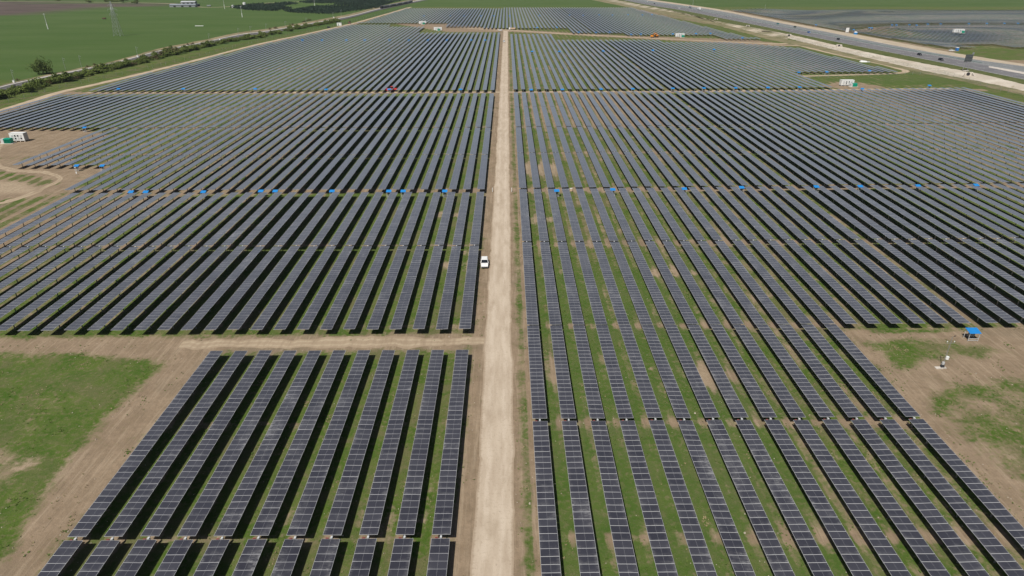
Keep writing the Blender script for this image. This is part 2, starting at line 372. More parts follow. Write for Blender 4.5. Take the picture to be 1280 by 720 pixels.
# ------------------------------------------------------------------ roads and strips
def smooth(pts, step):
    """resample a world polyline with Catmull-Rom"""
    P_ = [pts[0] * 2 - pts[1]] + list(pts) + [pts[-1] * 2 - pts[-2]]; out = []
    for i in range(1, len(P_) - 2):
        a, b, c_, d = P_[i - 1:i + 3]; n = max(1, int((c_ - b).length / step))
        for k in range(n):
            t = k / n
            out.append(.5 * ((2 * b) + (c_ - a) * t + (2 * a - 5 * b + 4 * c_ - d) * t * t + (3 * b - a - 3 * c_ + d) * t ** 3))
    out.append(pts[-1]); return out
def ribbon(name, pts, width, z, mat, step=1.0, rag=.3, kind="structure", taper=0):
    pts = smooth([Vector((p[0], p[1], 0)) for p in pts], step); rng = random.Random(len(pts)); mb = MB(); L = Rr = 0.0; rows = []; d = 0
    for i, p in enumerate(pts):
        t = (pts[min(i + 1, len(pts) - 1)] - pts[max(i - 1, 0)]).normalized(); nrm = Vector((t.y, -t.x, 0))
        L = L * .8 + rng.gauss(0, rag * .6); Rr = Rr * .8 + rng.gauss(0, rag * .6); w = width / 2
        if taper: w *= min(1, .15 + min(i, len(pts) - 1 - i) / taper)
        rows.append((p - nrm * (w + L), p + nrm * (w + Rr), d)); d += step
    for (a, b, u0), (c_, e, u1) in zip(rows, rows[1:]):
        mb.face([(a.x, a.y, z), (b.x, b.y, z), (e.x, e.y, z), (c_.x, c_.y, z)], 0, [(0, u0), (1, u0), (1, u1), (0, u1)])
    return tag(mb.build(name, mat), kind=kind)
def dirt(name, a, b, rut):
    m = Mat(name, .95, .12); u = m.n("ShaderNodeSeparateXYZ"); m.l(m.n("ShaderNodeUVMap").outputs[0], u.inputs[0])
    n1 = m.noise(.5, 5, .6, sc=(1.8, .3, 1)); n2 = m.noise(2.5, 5, .7); n3 = m.noise(.06, 3, .5)
    c = m.mix(m.ramp(m.math('ADD', m.math('MULTIPLY', n1, .6), m.math('MULTIPLY', n3, .4)), .35, .65), a, b)
    k = m.math('ABSOLUTE', m.math('SUBTRACT', m.math('ABSOLUTE', m.math('SUBTRACT', u.outputs[0], .5)), .22))
    c = m.mix(m.math('MULTIPLY', m.ramp(k, .02, .13, 1, 0), m.math('MULTIPLY', m.ramp(n1, .3, .6), .7)), c, rut)
    e = m.math('ABSOLUTE', m.math('SUBTRACT', u.outputs[0], .5))
    c = m.mix(m.math('MULTIPLY', m.ramp(m.math('ADD', e, m.math('MULTIPLY', n2, .12)), .47, .54), .7), c, (.27, .205, .14))
    n4 = m.noise(.22, 4, .65, sc=(1, .5, 1)); c = m.mix(m.math('MULTIPLY', m.ramp(n4, .52, .70), .38), c, (.30, .235, .165))
    c = m.mix(m.math('MULTIPLY', m.ramp(n2, .5, .75), .45), c, (.24, .18, .125))
    m.col(c); m.bump(n2, .06, .6); return m.m
MT["road"] = dirt("pale_dirt", (.385, .31, .232), (.47, .39, .30), (.50, .42, .33))
MT["track"] = dirt("tan_track", (.33, .255, .175), (.46, .37, .26), (.50, .41, .30))
MT["crosstrack"] = dirt("worn_track", (.27, .205, .138), (.345, .27, .185), (.42, .34, .24))
ribbon("dirt_road", [(-1.9, 25), (-1.8, 60), (-1.75, 110), (-1.7, 200), (-1.6, 400), (-1.4, 600), (-1.2, G(633, 38.5).y)], 5.2, .012, MT["road"], 1.0, .085)
gw = lambda l: [(p.x, p.y) for p in polyline_world(l)]
ribbon("cross_track", gw([(618, 427), (590, 426.6), (560, 426.5), (500, 427.5), (400, 428.5), (300, 430), (225, 431.5)]), 3.2, .008, MT["crosstrack"], .8, .42)
ribbon("field_lane", [(-240, G(633, 115.2).y), (-3, G(633, 115.2).y), (120, G(633, 115.2).y + 3), (262, G(633, 115.2).y + 11)], 3.4, .008, MT["track"], 2, .3)
ribbon("perimeter_track", gw([(-160, 190), (-60, 157), (0, 138.5), (40, 126.5), (75, 115.5), (130, 103), (180, 91.5), (250, 74), (320, 56), (380, 43), (440, 29.5), (480, 18.5), (514, 8.8)]), 5.0, .010, MT["track"], 3, .3)
ribbon("perimeter_track", gw([(795, 8), (860, 21), (905, 31.5), (960, 46.5), (1030, 64.5), (1090, 77.5), (1122, 85.5), (1132, 89), (1120, 91.6), (1080, 93), (1000, 95.3)]), 4.4, .010, MT["track"], 3, .3)
ribbon("service_track", gw([(556, 29.5), (572, 32), (592, 34.3), (630, 37.3), (700, 41.8), (800, 47), (880, 51), (960, 54.3), (1010, 53.5)]), 6.5, .016, MT["track"], 3, .4)
ribbon("service_track", gw([(564, 32.5), (600, 36.6), (640, 38.8)]), 4.0, .006, MT["track"], 3, .4)
ribbon("field_track", gw([(0, 180), (-10, 200), (15, 212), (60, 216), (78, 224), (60, 233), (30, 245), (0, 254), (-60, 262)]), 2.5, .006, MT["crosstrack"], 1.2, .5)
ribbon("field_track", gw([(960, 56), (1010, 57)]), 5, .02, MT["track"], 3, .4)
ribbon("country_lane", gw([(-300, -1), (160, 3.3), (230, 7.3), (260, 9.1), (290, 7.9), (330, 4), (400, 1.2), (480, -2)]), 6, .01, MT["track"], 8, .3)

def strip_px(name, A, B, za, zb, mat, n=60, kind="structure", rag=0.0, lift=0.0):
    """a sheet between two photo-measured edges, each at its own height"""
    PA = smooth([G(x, y, za) for x, y in A], 6.0); PB = smooth([G(x, y, zb) for x, y in B], 6.0)
    def res(Pl):
        L = [0]
        for a, b in zip(Pl, Pl[1:]): L.append(L[-1] + (b - a).length)
        out = []; j = 0
        for k in range(n + 1):
            t = L[-1] * k / n
            while j < len(L) - 2 and L[j + 1] < t: j += 1
            f = (t - L[j]) / max(L[j + 1] - L[j], 1e-6); out.append(Pl[j].lerp(Pl[j + 1], f))
        return out
    A_, B_ = res(PA), res(PB); mb = MB(); rng = random.Random(3)
    if rag:
        A_ = [p + Vector((rng.gauss(0, rag), rng.gauss(0, rag), 0)) for p in A_]; B_ = [p + Vector((rng.gauss(0, rag), rng.gauss(0, rag), 0)) for p in B_]
    for i in range(n):
        mb.face([A_[i], A_[i + 1], B_[i + 1], B_[i]], 0, [(0, i), (0, i + 1), (1, i + 1), (1, i)])
    o = mb.build(name, mat); o.location.z = lift; return tag(o, kind=kind)
def simple(name, a, b, sc=.3, rough=.95, sc3=None, c3=None):
    m = Mat(name, rough, .15); n1 = m.noise(sc, 6, .65, sc=sc3); c = m.mix(m.ramp(n1, .35, .65), a, b)
    if c3: c = m.mix(m.ramp(m.noise(sc * 4, 4, .7), .52, .7), c, c3)
    m.col(c); m.bump(n1, .1, .5); return m.m
MT["asphalt"] = simple("grey_asphalt", (.165, .172, .170), (.20, .206, .204), .05, .85, (.4, 3, 1))
MT["asphalt2"] = simple("dark_asphalt", (.135, .131, .136), (.17, .165, .168), .05, .85, (.4, 3, 1))
MT["verge"] = simple("grass_verge", (.065, .085, .022), (.11, .115, .042), .15, c3=(.05, .065, .02))
MT["sandy"] = simple("sandy_verge", (.38, .31, .225), (.47, .395, .30), .08, c3=(.29, .24, .16))
MT["slope"] = simple("pale_slope_lining", (.40, .345, .275), (.53, .475, .40), .07, c3=(.30, .25, .175))
MT["paint"] = simple("road_paint", (.62, .62, .60), (.72, .72, .70), .5)
MT["oldverge"] = simple("olive_verge", (.14, .135, .065), (.25, .205, .125), .07, c3=(.095, .11, .045))
HM = 2.0
eA = [(740, -8.5), (800, 4.2), (850, 12.5), (900, 22.3), (960, 34.3), (1010, 45), (1060, 55.3), (1120, 67), (1180, 79), (1227, 88.7), (1280, 99.4), (1400, 124)]      # near edge of the asphalt
eM = [(740, -10.5), (800, 1.8), (850, 9.0), (900, 18), (960, 30), (1010, 40), (1060, 49.6), (1120, 61.3), (1180, 71.3), (1227, 80), (1280, 89.5), (1400, 111)]     # median
eB = [(740, -13), (800, -1.3), (850, 6.2), (900, 13.8), (960, 25.8), (1010, 35.4), (1040, 41.2), (1120, 57.2), (1200, 71.4), (1280, 82.8), (1400, 99)]              # far edge
eC = [(740, -14.5), (800, -3), (850, 4.4), (900, 11.8), (960, 23.4), (1010, 32.6), (1040, 37.6), (1120, 52.4), (1190, 65.6), (1225, 71.2), (1280, 80), (1400, 96)]
eV = [(740, -6), (800, 5.6), (850, 15.2), (900, 27), (960, 37.6), (1000, 46), (1060, 60), (1120, 72.5), (1180, 84), (1230, 93.5), (1280, 105.5), (1400, 134)]
eS = [(740, -3), (800, 9), (850, 17), (900, 29.5), (960, 44.5), (1010, 54), (1060, 66.5), (1120, 80.5), (1180, 93.5), (1210, 99), (1280, 113.5), (1400, 142)]
eT = [(740, 0), (800, 12), (850, 21), (900, 33), (960, 49), (1010, 59), (1060, 71), (1120, 84), (1180, 97), (1210, 103), (1280, 117.5), (1400, 146)]
strip_px("motorway", eA, eM, HM, HM, MT["asphalt2"], 120)
strip_px("motorway", eM, eB, HM, HM, MT["asphalt"], 120)
strip_px("sandy_verge_ground", eB, eC, HM, 0.25, MT["sandy"], 160, rag=.25)
strip_px("verge_ground", eV, eA, 1.8, HM, MT["verge"], 160)
cut = lambda e, a, b: [p for p in e if a <= p[0] <= b]
MT["patchbank"] = simple("patchy_bank", (.155, .14, .075), (.44, .375, .29), .035, c3=(.10, .115, .045))
_s = (985, np.interp(985, [p[0] for p in eS], [p[1] for p in eS])); _v = (985, np.interp(985, [p[0] for p in eV], [p[1] for p in eV]))
strip_px("bank_ground", [*cut(eS, 0, 960), _s], [*cut(eV, 0, 960), _v], .06, 1.8, MT["patchbank"], 120, rag=.35)
strip_px("bank_ground", [(952, 39.2), (972, 44.8), *cut(eS, 1000, 2000)], [(952, 38.4), (972, 40.4), *cut(eV, 999, 2000)], .06, 1.8, MT["slope"], 160, rag=.5, lift=.03)
strip_px("bank_foot_ground", eT, eS, .05, .06, MT["oldverge"], 160, rag=.5)
def along(e0, e1, t):
    return [(a[0], a[1] + (np.interp(a[0], [p[0] for p in e1], [p[1] for p in e1]) - a[1]) * t) for a in e0]
def line_px(name, px, z, w, mat, dash=None):
    pts = smooth([G(x, y, z) for x, y in px], 3.0); mb = MB(); d = 0
    for a, b in zip(pts, pts[1:]):
        t = (b - a).normalized(); nrm = Vector((t.y, -t.x, 0)) * w / 2
        if not dash or (d % dash[1]) < dash[0]: mb.face([a - nrm, a + nrm, b + nrm, b - nrm])
        d += (b - a).length
    return tag(mb.build(name, mat), kind="structure")
for t0 in (.06, .93): line_px("road_markings", along(eA, eM, t0), HM + .006, .22, MT["paint"])
line_px("road_markings", along(eA, eM, .48), HM + .006, .18, MT["paint"], (9, 18))
for t0 in (.10, .94): line_px("road_markings", along(eM, eB, t0), HM + .006, .22, MT["paint"])
line_px("road_markings", along(eM, eB, .55), HM + .006, .18, MT["paint"], (9, 18))
strip_px("central_reserve_pavement", [(1236, 84.2), (1260, 89), (1280, 92.6), (1400, 115)], [(1236, 82.6), (1260, 86.4), (1280, 90), (1400, 111)], HM, HM, MT["concrete"], 20, lift=.012)
# railway: ballast bed, pale service strip and rails
rl0 = [(-120, 143), (0, 109.5), (50, 98), (95, 89), (140, 79.5), (200, 64), (260, 52), (300, 43.5), (340, 38.2), (400, 27.5), (440, 20), (475, 11), (520, 1.5), (570, -8)]
rl1 = [(x, y - (1.4 if x < 100 else 1.1 if x < 220 else .8)) for x, y in rl0]
rl2 = [(-120, 150), (0, 114.5), (50, 103), (95, 93.2), (140, 83.5), (200, 67.6), (260, 55), (300, 46.2), (340, 40.6), (400, 30), (440, 21.8), (475, 12.6), (520, 2.8), (570, -7)]
MT["ballast"] = simple("railway_ballast", (.085, .082, .084), (.125, .12, .118), .3)
MT["palestrip"] = simple("pale_gravel_strip", (.34, .32, .29), (.44, .415, .38), .2)
strip_px("railway_gravel_path", rl0, rl1, .5, .5, MT["palestrip"], 150, rag=.15)
strip_px("railway_bed_ground", rl2, rl0, .35, .35, MT["ballast"], 150)
MT["bankscrub"] = simple("dry_bank", (.13, .12, .055), (.30, .23, .15), .06, c3=(.08, .095, .035))
strip_px("railway_bank_ground", rl1, [(x, y - (2.4 if 150 < x else 1.5)) for x, y in rl1], .48, .05, MT["bankscrub"], 150, rag=.5)

# ------------------------------------------------------------------ solar trackers
def module_mesh():
    mb = MB(); t = .035; xs = [-PW / 2, -PW / 2 + .026, -.010, .010, PW / 2 - .026, PW / 2]; ys = [-ML / 2, -ML / 2 + .021, ML / 2 - .021, ML / 2]
    for i in range(5):
        for j in range(3):
            mat = 1 if i in (0, 4) or j in (0, 2) else (2 if i == 2 else 0)
            mb.face([(xs[i], ys[j], 0), (xs[i + 1], ys[j], 0), (xs[i + 1], ys[j + 1], 0), (xs[i], ys[j + 1], 0)], mat)
    a, b = PW / 2, ML / 2; q = [(-a, -b), (a, -b), (a, b), (-a, b)]
    for k in range(4):
        (x0, y0), (x1, y1) = q[k], q[(k + 1) % 4]
        mb.face([(x0, y0, -t), (x1, y1, -t), (x1, y1, 0), (x0, y0, 0)], 1)
    mb.face([(-a, -b, -t), (-a, b, -t), (a, b, -t), (a, -b, -t)], 3)
    return mb.mesh("solar_module", [MT["cell"], MT["alu"], MT["midline"], MT["backsheet"]])
ME_MOD = module_mesh()
def wing_faces(mb, x, y0, y1, z=HP, zf=None, lean=0.0):
    n = max(1, round((y1 - y0) / 1.146)); a = PW / 2; t = .035; zf = zf or (lambda X_, Y_: 0.0)
    seg = 1 if zf(x, y0) == 0 and zf(x, y1) == 0 else 4
    for k in range(seg):
        ya, yb = y0 + (y1 - y0) * k / seg, y0 + (y1 - y0) * (k + 1) / seg; va, vb = n * k / seg, n * (k + 1) / seg
        za, zb = z + zf(x, ya), z + zf(x, yb); q = a * lean
        mb.face([(x - a, ya, za + q), (x + a, ya, za - q), (x + a, yb, zb - q), (x - a, yb, zb + q)], 0, [(0, va), (1, va), (1, vb), (0, vb)])
        mb.face([(x - a, ya, za + q - t), (x - a, yb, zb + q - t), (x + a, yb, zb - q - t), (x + a, ya, za - q - t)], 3)
        if lean: continue
        mb.face([(x + a, ya, za - t), (x + a, yb, zb - t), (x + a, yb, zb), (x + a, ya, za)], 1); mb.face([(x - a, yb, zb - t), (x - a, ya, za - t), (x - a, ya, za), (x - a, yb, zb)], 1)
        if k == 0: mb.face([(x - a, ya, za - t), (x + a, ya, za - t), (x + a, ya, za), (x - a, ya, za)], 1)
        if k == seg - 1: mb.face([(x + a, yb, zb - t), (x - a, yb, zb - t), (x - a, yb, zb), (x + a, yb, zb)], 1)
_wings = {}
def wing_mesh(L):
    k = round(L, 2)
    if k not in _wings:
        mb = MB(); wing_faces(mb, 0, -L / 2, L / 2, 0); _wings[k] = mb.mesh("panel_wing", [MT["table"], MT["alu"], MT["steel"], MT["backsheet"]])
    return _wings[k]
_tubes = {}
def tube_mesh(L):
    k = round(L, 2)
    if k not in _tubes:
        mb = MB(); mb.bar((0, -L / 2, 0), (0, L / 2, 0), .075, k=8); _tubes[k] = mb.mesh("torque_tube", MT["steel"])
    return _tubes[k]
mb = MB()
for dx in (-.06, .06): mb.box((dx, 0, (HP - .12) / 2 - .1), (.02, .16, HP - .12 + .2))
mb.box((0, 0, (HP - .12) / 2 - .1), (.12, .02, HP - .12 + .2)); mb.box((0, 0, HP - .20), (.22, .20, .10))
ME_POST = mb.mesh("post", MT["steel"])
mb = MB(); mb.box((0, 0, HP - .14), (.24, .30, .26), 0); mb.bar((-.15, 0, HP - .32), (.15, 0, HP - .32), .11, 1, 10); mb.box((0, 0, .7), (.16, .16, 1.4), 1)
ME_DRIVE = mb.mesh("drive_motor", [MT["offwhite"], MT["steel"]])
mb = MB(); mb.box((-.55, 0, HP - .28), (.34, .16, .20), 0)
ME_CTRL = mb.mesh("control_box", [MT["rustred"]])
MT["sag"] = None
N_TRACKERS = 0
EXTRA = []          # wings that go into the one far mass
GROUP = "rows of dark solar trackers"
def visible(x, ya, yb):
    for t in np.linspace(0, 1, 9):
        px, py = PX((x, ya + (yb - ya) * t, HP))
        if -12 < px < 1292 and -5 < py < 735: return True
    return False
def tracker(x, wings, label, detail, posts=True):
    """wings: [(y0,y1),...] from the south; the drive sits in the gap between the first two"""
    global N_TRACKERS
    ya, yb = wings[0][0], wings[-1][1]
    if not visible(x, ya, yb):
        px, py = PX((x, (ya + yb) / 2, HP))
        if -700 < px < 1980: EXTRA.extend((x, a, b) for a, b in wings)
        return
    N_TRACKERS += 1; rng = random.Random(int(x * 100) + int(ya))
    ym = (wings[0][1] + wings[1][0]) / 2 if len(wings) > 1 else ya
    if detail == 0:
        mb = MB(); 
        for a, b in wings:
            wing_faces(mb, 0, a - ym, b - ym)
            n = max(2, round((b - a) / 7.2)) 
            for k in range(n): mb.box((0, a - ym + (b - a) * (k + .5) / n, (HP - .03) / 2), (.13, .16, HP - .05), 2)
        k = ("far", round(ya - ym, 2), len(wings), round(yb - ym, 2))
        me = _wings.get(k) or mb.mesh("solar_tracker", [MT["table"], MT["alu"], MT["steel"], MT["backsheet"]]); _wings[k] = me
        o = put("solar_tracker", me, None, (x, ym, rng.gauss(0, .03))); o.rotation_euler = (0, rng.gauss(0, R(.8)), 0); tag(o, label, "solar tracker", GROUP); return
    t = thing("solar_tracker", (x, ym, 0), label, "solar tracker", GROUP)
    roll = rng.gauss(R(-.3), R(1.0)); t.location.z = rng.gauss(0, .035)
    put("torque_tube", tube_mesh(yb - ya - .1), t, (0, (ya + yb) / 2 - ym, HP - .115))
    for wi, (a, b) in enumerate(wings):
        L = b - a; npost = max(2, round(L / 7.2))
        if detail == 2:
            n = max(1, round(L / 1.146)); p = L / n; wob = 0
            ph = rng.random() * 6
            for k in range(n):
                o = put("solar_module", ME_MOD, t, (0, a - ym + p * (k + .5), HP + .012 * math.sin(k * .55 + ph) + rng.gauss(0, .004)))
                o.rotation_euler = (rng.gauss(0, R(.22)), roll + rng.gauss(0, R(.22)), 0)
        else: put("panel_wing", wing_mesh(L), t, (0, (a + b) / 2 - ym, HP)).rotation_euler = (0, roll + rng.gauss(0, R(.4)), 0)
        for k in range(npost): put("post", ME_POST, t, (0, a - ym + L * (k + .5) / npost, 0))
    if len(wings) > 1:
        put("drive_motor", ME_DRIVE, t)
        if detail == 2: put("control_box", ME_CTRL, t)

def lane(i, side): return ordinal(i + 1)
yA1, yA0, yAt = PY(523.1), PY(526.5), PY(406.9)
for i in range(14):
    x = right_x(i); d = .05 * i * .3
    tracker(x, [(yA0 - (yAt - yA1), yA0), (yA1, yAt)], f"solar tracker in {lane(i,1)} row from the dirt road, block beside the bare weather mast plot", 2)
yB0, yB1, yBt = PY(672.3), PY(667.5), PY(437.0)
for i in range(11):
    tracker(left_x(i), [(yB0 - (yBt - yB1), yB0), (yB1, yBt)], f"solar tracker in {lane(i,0)} row from the dirt road, block below the cross track", 2)
# second tier: from the cross track / bare plot up to the line of blue canopies
yC0, yCm, yC1 = PY(410.6), PY(306.3), PY(239.8)
for i in range(29):
    tracker(left_x(i), [(yC0, yCm - .35), (yCm + .35, yC1)], f"solar tracker in {lane(i,0)} row from the dirt road, block beside the parked white car", 2)
yD0, yDm, yD1 = PY(405.9), PY(302.2), PY(236.6)
for i in range(37):
    x = right_x(i); o = roff(x, yD1)
    tracker(x, [(yD0, yDm - .35 + o * .4), (yDm + .35 + o * .4, yD1 + o)], f"solar tracker in {lane(i,1)} row from the dirt road, block directly behind the weather mast plot", 2 if x < 130 else 1)
# third tier
yE0, yEm, yE1 = PY(236.2), PY(193), PY(159.3); yE30 = PY(205)
for i in range(38):
    w = [(yE0, yEm - .35), (yEm + .35, yE1)] if i < 30 else [(yE30, yEm - .35 if yEm - yE30 > 8 else yE30 + 15), ((yEm if yEm - yE30 > 8 else yE30 + 15) + .35, yE1)]
    tracker(left_x(i), w, f"solar tracker in {lane(i,0)} row from dirt road, block beyond the parked white car's block", 1)
yF0, yFm, yF1 = PY(234.9), PY(191), PY(158.9)
for i in range(53):
    x = right_x(i); o = roff(x, yF0)
    tracker(x, [(yF0 + o, yFm - .35 + o), (yFm + .35 + o, yF1 + o)], f"solar tracker in {lane(i,1)} row from dirt road, second block beyond the weather mast plot", 1)
# fourth tier
yG0, yGm, yG1 = PY(158.5), PY(133.8), PY(116.6)
for i in range(54):
    tracker(left_x(i), [(yG0, yGm - .35), (yGm + .35, yG1)], f"solar tracker in {lane(i,0)} row from dirt road, block just below the red tractor's lane", 0)
yH0, yHm, yH1 = PY(158.1), PY(133.4), PY(115.4)
for i in range(59):
    x = right_x(i); o = roff(x, yH0); e = .06 * max(0, x - 150)
    tracker(x, [(yH0 + o, yHm - .35 + o), (yHm + .35 + o, yH1 + o + e)], f"solar tracker in {lane(i,1)} row from dirt road, block below the containers in the green clearing", 0)

# everything farther than that is one mass of rows
def far_rows(side, irange, y0f, y1f):
    for i in irange:
        x = left_x(i) if side == 'L' else right_x(i); y = y0f(x); top = y1f(x)
        while y < top - 5:
            e = min(y + 43.6, top); EXTRA.append((x, y, e)); y = e + .7
wl = lambda l, z=HP: [(p.x, p.y) for p in (G(a, b, z) for a, b in l)]
def interp(pl):
    pl = sorted(pl); return lambda x: float(np.interp(x, [p[0] for p in pl], [p[1] for p in pl]))
lb = wl([(112, 111.5), (160, 98), (200, 87.5), (260, 73), (320, 57), (380, 44), (440, 30.3)])
ltop = interp([(p[0], p[1]) for p in lb] + wl([(443, 30.3), (482, 30.5), (483, 33), (524, 33.2), (525.5, 40), (628, 40.5)]))
def ltop2(x):
    # rows run up to the perimeter track on the outside, to the service tracks on the inside
    px, _ = PX((x, 700, HP)); return min(ltop(x), PY(30.3) if x < -150 else 1e9)
def ltop3(x):
    if x > -41: return PY(40.6)
    if x > G(524, 38, HP).x and x <= -41: return PY(40.6)
    if x > G(484, 33, HP).x: return PY(33)
    return min(PY(30.6), max(p[1] for p in lb)) if x > lb[-1][0] else float(np.interp(x, [p[0] for p in lb], [p[1] for p in lb]))
far_rows('L', range(0, 53), lambda x: PY(112.3), ltop3)
def rtop(x):
    if x < G(690, 42.5, HP).x: return PY(42.5)
    if x < G(822, 49.5, HP).x: return PY(49.7)
    if x < G(910, 52.5, HP).x: return PY(52.6)
    b = wl([(910, 52.6), (960, 56.5), (1000, 60), (1040, 70), (1080, 79), (1112, 87)])
    return interp(b)(x)
xs_clear = G(1028, 107, HP).x
def rbot(x):
    xa = G(995, 91, HP).x
    return PY(112.3) + roff(x, 400) if x < G(1030, 107, HP).x else PY(90.6) + 4
def rbot2(x):
    xa = G(1000, 92, HP).x
    if x < xa: return PY(111.6) + roff(x, 400) * .8
    return PY(91.5) + 5
far_rows('R', range(0, 58), rbot2, rtop)
bl = lambda x: PY(34.9) if x > G(604, 35, HP).x else (PY(33) if x > G(556, 33, HP).x else PY(28.6))
far_rows('L', range(0, 41), bl, lambda x: min(PY(10.3), float(np.interp(x, *zip(*sorted(wl([(455, 27.5), (480, 19.5), (508, 10.3)])))))) if x < -150 else PY(10.3))
def br(x):
    for px, py in ((709, 35), (777, 41), (891, 43.6)):
        if x < G(px, py, HP).x: return PY(py)
    return PY(48.7)
far_rows('R', range(0, 55), br, lambda x: float(np.interp(x, *zip(*sorted(wl([(935, 46.5), (855, 26.5), (815, 16), (790, 9.2)])))))if x > 212 else PY(9.4))
for x in (-3.88, .53):
    y = PY(34.9)
    while y < PY(9.4) - 5: EXTRA.append((x, y, min(y + 43.6, PY(9.4)))); y += 44.3
# the farm beyond the motorway lies on rolling ground
def ez(x, y): return float(east_height(np.array([x]), np.array([y]))[0])
xs = np.array([p[0] for p in EAST]); ysA = np.array([p[1] for p in EAST]); i = 0
gapy = G(1160, 39.3, 0).y
x = xs.min()
while x < xs.max():
    y = ysA.min()
    while y < ysA.max():
        e = y + 26.0
        if x > G(1065, 39.5).x and y < gapy + 4 and e > gapy - 4:
            if y < gapy - 12: e = gapy - 4
            else: y = gapy + 4; e = y + 26.0
        pts = np.array([(x, y), (x, e)]); d = sdist(pts[:, 0], pts[:, 1], EAST)
        if d.min() > 2 and PX((x, y, HP))[0] < 1320: EXTRA.append((x, y, e))
        y = e + .7
    x += PITCH_ROW
mb = MB()
for x, a, b in EXTRA:
    inE = x > 300 and b > 480
    wing_faces(mb, x, a, b, HP, ez if inE and x > 318 else None, .022 if inE and x > 318 else 0)
    if PX((x, a, 0))[1] > 25 and not inE:
        for k in range(3): mb.box((x, a + .3 + (b - a - .6) * k / 2, .78), (.13, .16, 1.5), 2)
tag(mb.build("distant_solar_trackers", [MT["table"], MT["alu"], MT["steel"], MT["backsheet"]]), "countless grey solar rows stretching away beyond the red tractor's lane", "solar trackers", kind="stuff")
print("trackers as things:", N_TRACKERS, "far wings:", len(EXTRA))

# ------------------------------------------------------------------ blue inverter canopies
def canopy_parts():
    P_ = {}
    mb = MB(); mb.hexa([(-1.12, -.82, 1.72), (1.12, -.82, 1.72), (1.12, .82, 2.12), (-1.12, .82, 2.12)], [(-1.12, -.82, 1.76), (1.12, -.82, 1.76), (1.12, .82, 2.16), (-1.12, .82, 2.16)])
    P_["canopy_roof"] = mb.mesh("canopy_roof", MT["blue"])
    mb = MB(); mb.box((0, 0, .55), (.07, .07, 2.3)); P_["leg"] = mb.mesh("leg", MT["offwhite"])
    mb = MB()
    for z in (.18, .55): mb.box((0, -.66, z), (1.9, .05, .09))
    P_["crossbar"] = mb.mesh("crossbar", MT["offwhite"])
    mb = MB(); mb.box((0, .15, 1.02), (1.15, .34, .72)); P_["inverter_box"] = mb.mesh("inverter_box", MT["grey"])
    mb = MB(); mb.box((0, .15, .36), (.9, .30, .30)); P_["cable_tray"] = mb.mesh("cable_tray", MT["dark"])
    return P_
CP = canopy_parts()
def canopy_one_mesh():
    mb = MB(); mb.hexa([(-1.2, -.9, 1.75), (1.2, -.9, 1.75), (1.2, .9, 2.2), (-1.2, .9, 2.2)], [(-1.2, -.9, 1.80), (1.2, -.9, 1.80), (1.2, .9, 2.25), (-1.2, .9, 2.25)], 0)
    for sx in (-1, 1):
        for sy, h in ((-.7, 1.78), (.7, 2.12)): mb.box((sx, sy, h / 2), (.09, .09, h), 1)
    mb.box((0, .15, 1.0), (1.2, .36, .8), 2)
    return mb.mesh("inverter_canopy", [MT["blue"], MT["offwhite"], MT["grey"]])
ME_CAN = canopy_one_mesh()
N_CAN = {}
def canopy(px, py, label, full=True, z=0.0):
    p = G(px, py, 2.0 + z); 
    if z or p.y > 600: p.z = ez(p.x, p.y)
    else: p.z = 0
    if not full:
        o = put("inverter_canopy", ME_CAN, None, p); o.scale = (.82, .8, 1.06) if py > 80 else (.9, .9, 1.25); tag(o, label, "canopy", "blue canopies over inverters"); return
    t = thing("inverter_canopy", p, label, "canopy", "blue canopies over inverters")
    if py < 400: t.scale = (.72, .76, 1.02)
    for nme in ("canopy_roof", "crossbar", "inverter_box", "cable_tray"): put(nme, CP[nme], t)
    for sx in (-1, 1):
        for sy in (-.66, .66):
            put("leg", CP["leg"], t, (sx * .95, sy, 0.62 if sy < 0 else .9)) if False else put("leg", CP["leg"], t, (sx * .95, sy, .03 if sy < 0 else .40))
canopy(1217, 413, "large bright blue canopy on a timber frame standing in the bare plot", True)
L1 = [556, 504, 486, 415, 344, 326, 254, 182, 163.5]
for k, x in enumerate(L1): canopy(x, 238.6 if x > 300 else 239.6, f"{lane(k,0)} blue canopy from the dirt road, gap just beyond the parked white car's block", True)
R1 = [(696, 238), (766, 236.6), (855.5, 235.7), (927, 234), (1020.7, 233), (1075.5, 232.5), (1148, 232), (1220.5, 231)]
for k, (x, y) in enumerate(R1): canopy(x, y, f"{lane(k,0)} blue canopy from the dirt road, gap beyond the weather mast plot's block", True)
canopy(127.5, 206.8, "blue canopy beside solar row ends at the brown clearing, the one farther from containers", True)
canopy(95.5, 206.8, "blue canopy with white box on a pole before it at the brown clearing", True)
canopy(105.5, 159.3, "lone blue canopy at row ends above the brown clearing with white containers", True)
for k, x in enumerate([575.5, 407.5, 319, 229, 148]): canopy(x, 112 if x > 330 else 111.2, f"{lane(k,0)} blue canopy from the dirt road along the red tractor's lane", False)
canopy(486.3, 111.8, "blue canopy directly behind the red tractor", False)
R2 = [(664, 112.3), (703, 112), (751.5, 111.6), (791, 111.2), (841, 110.6), (880, 110.2), (919.5, 110), (960, 109.6), (999.5, 109)]
for k, (x, y) in enumerate(R2): canopy(x, y, f"{lane(k,0)} blue canopy from the dirt road, lane leading to the white containers", False)
canopy(1078, 111, "dark blue canopy just beside the green and white containers in the green clearing", False)
canopy(1162, 107, "blue canopy by the row ends beyond the green clearing, close to the fence", False)
for k, (x, y) in enumerate([(998.5, 90.5), (1033.5, 90), (1087, 88.5)]): canopy(x, y, f"{lane(k,0)} blue canopy from the dirt road along the track above the green clearing", False)
for k, (x, y) in enumerate([(665, 65), (699, 65), (754, 64.5), (816, 63.5), (892.5, 62.5)]): canopy(x, y, f"{lane(k,0)} blue canopy from the dirt road in the rows below the orange diggers", False)
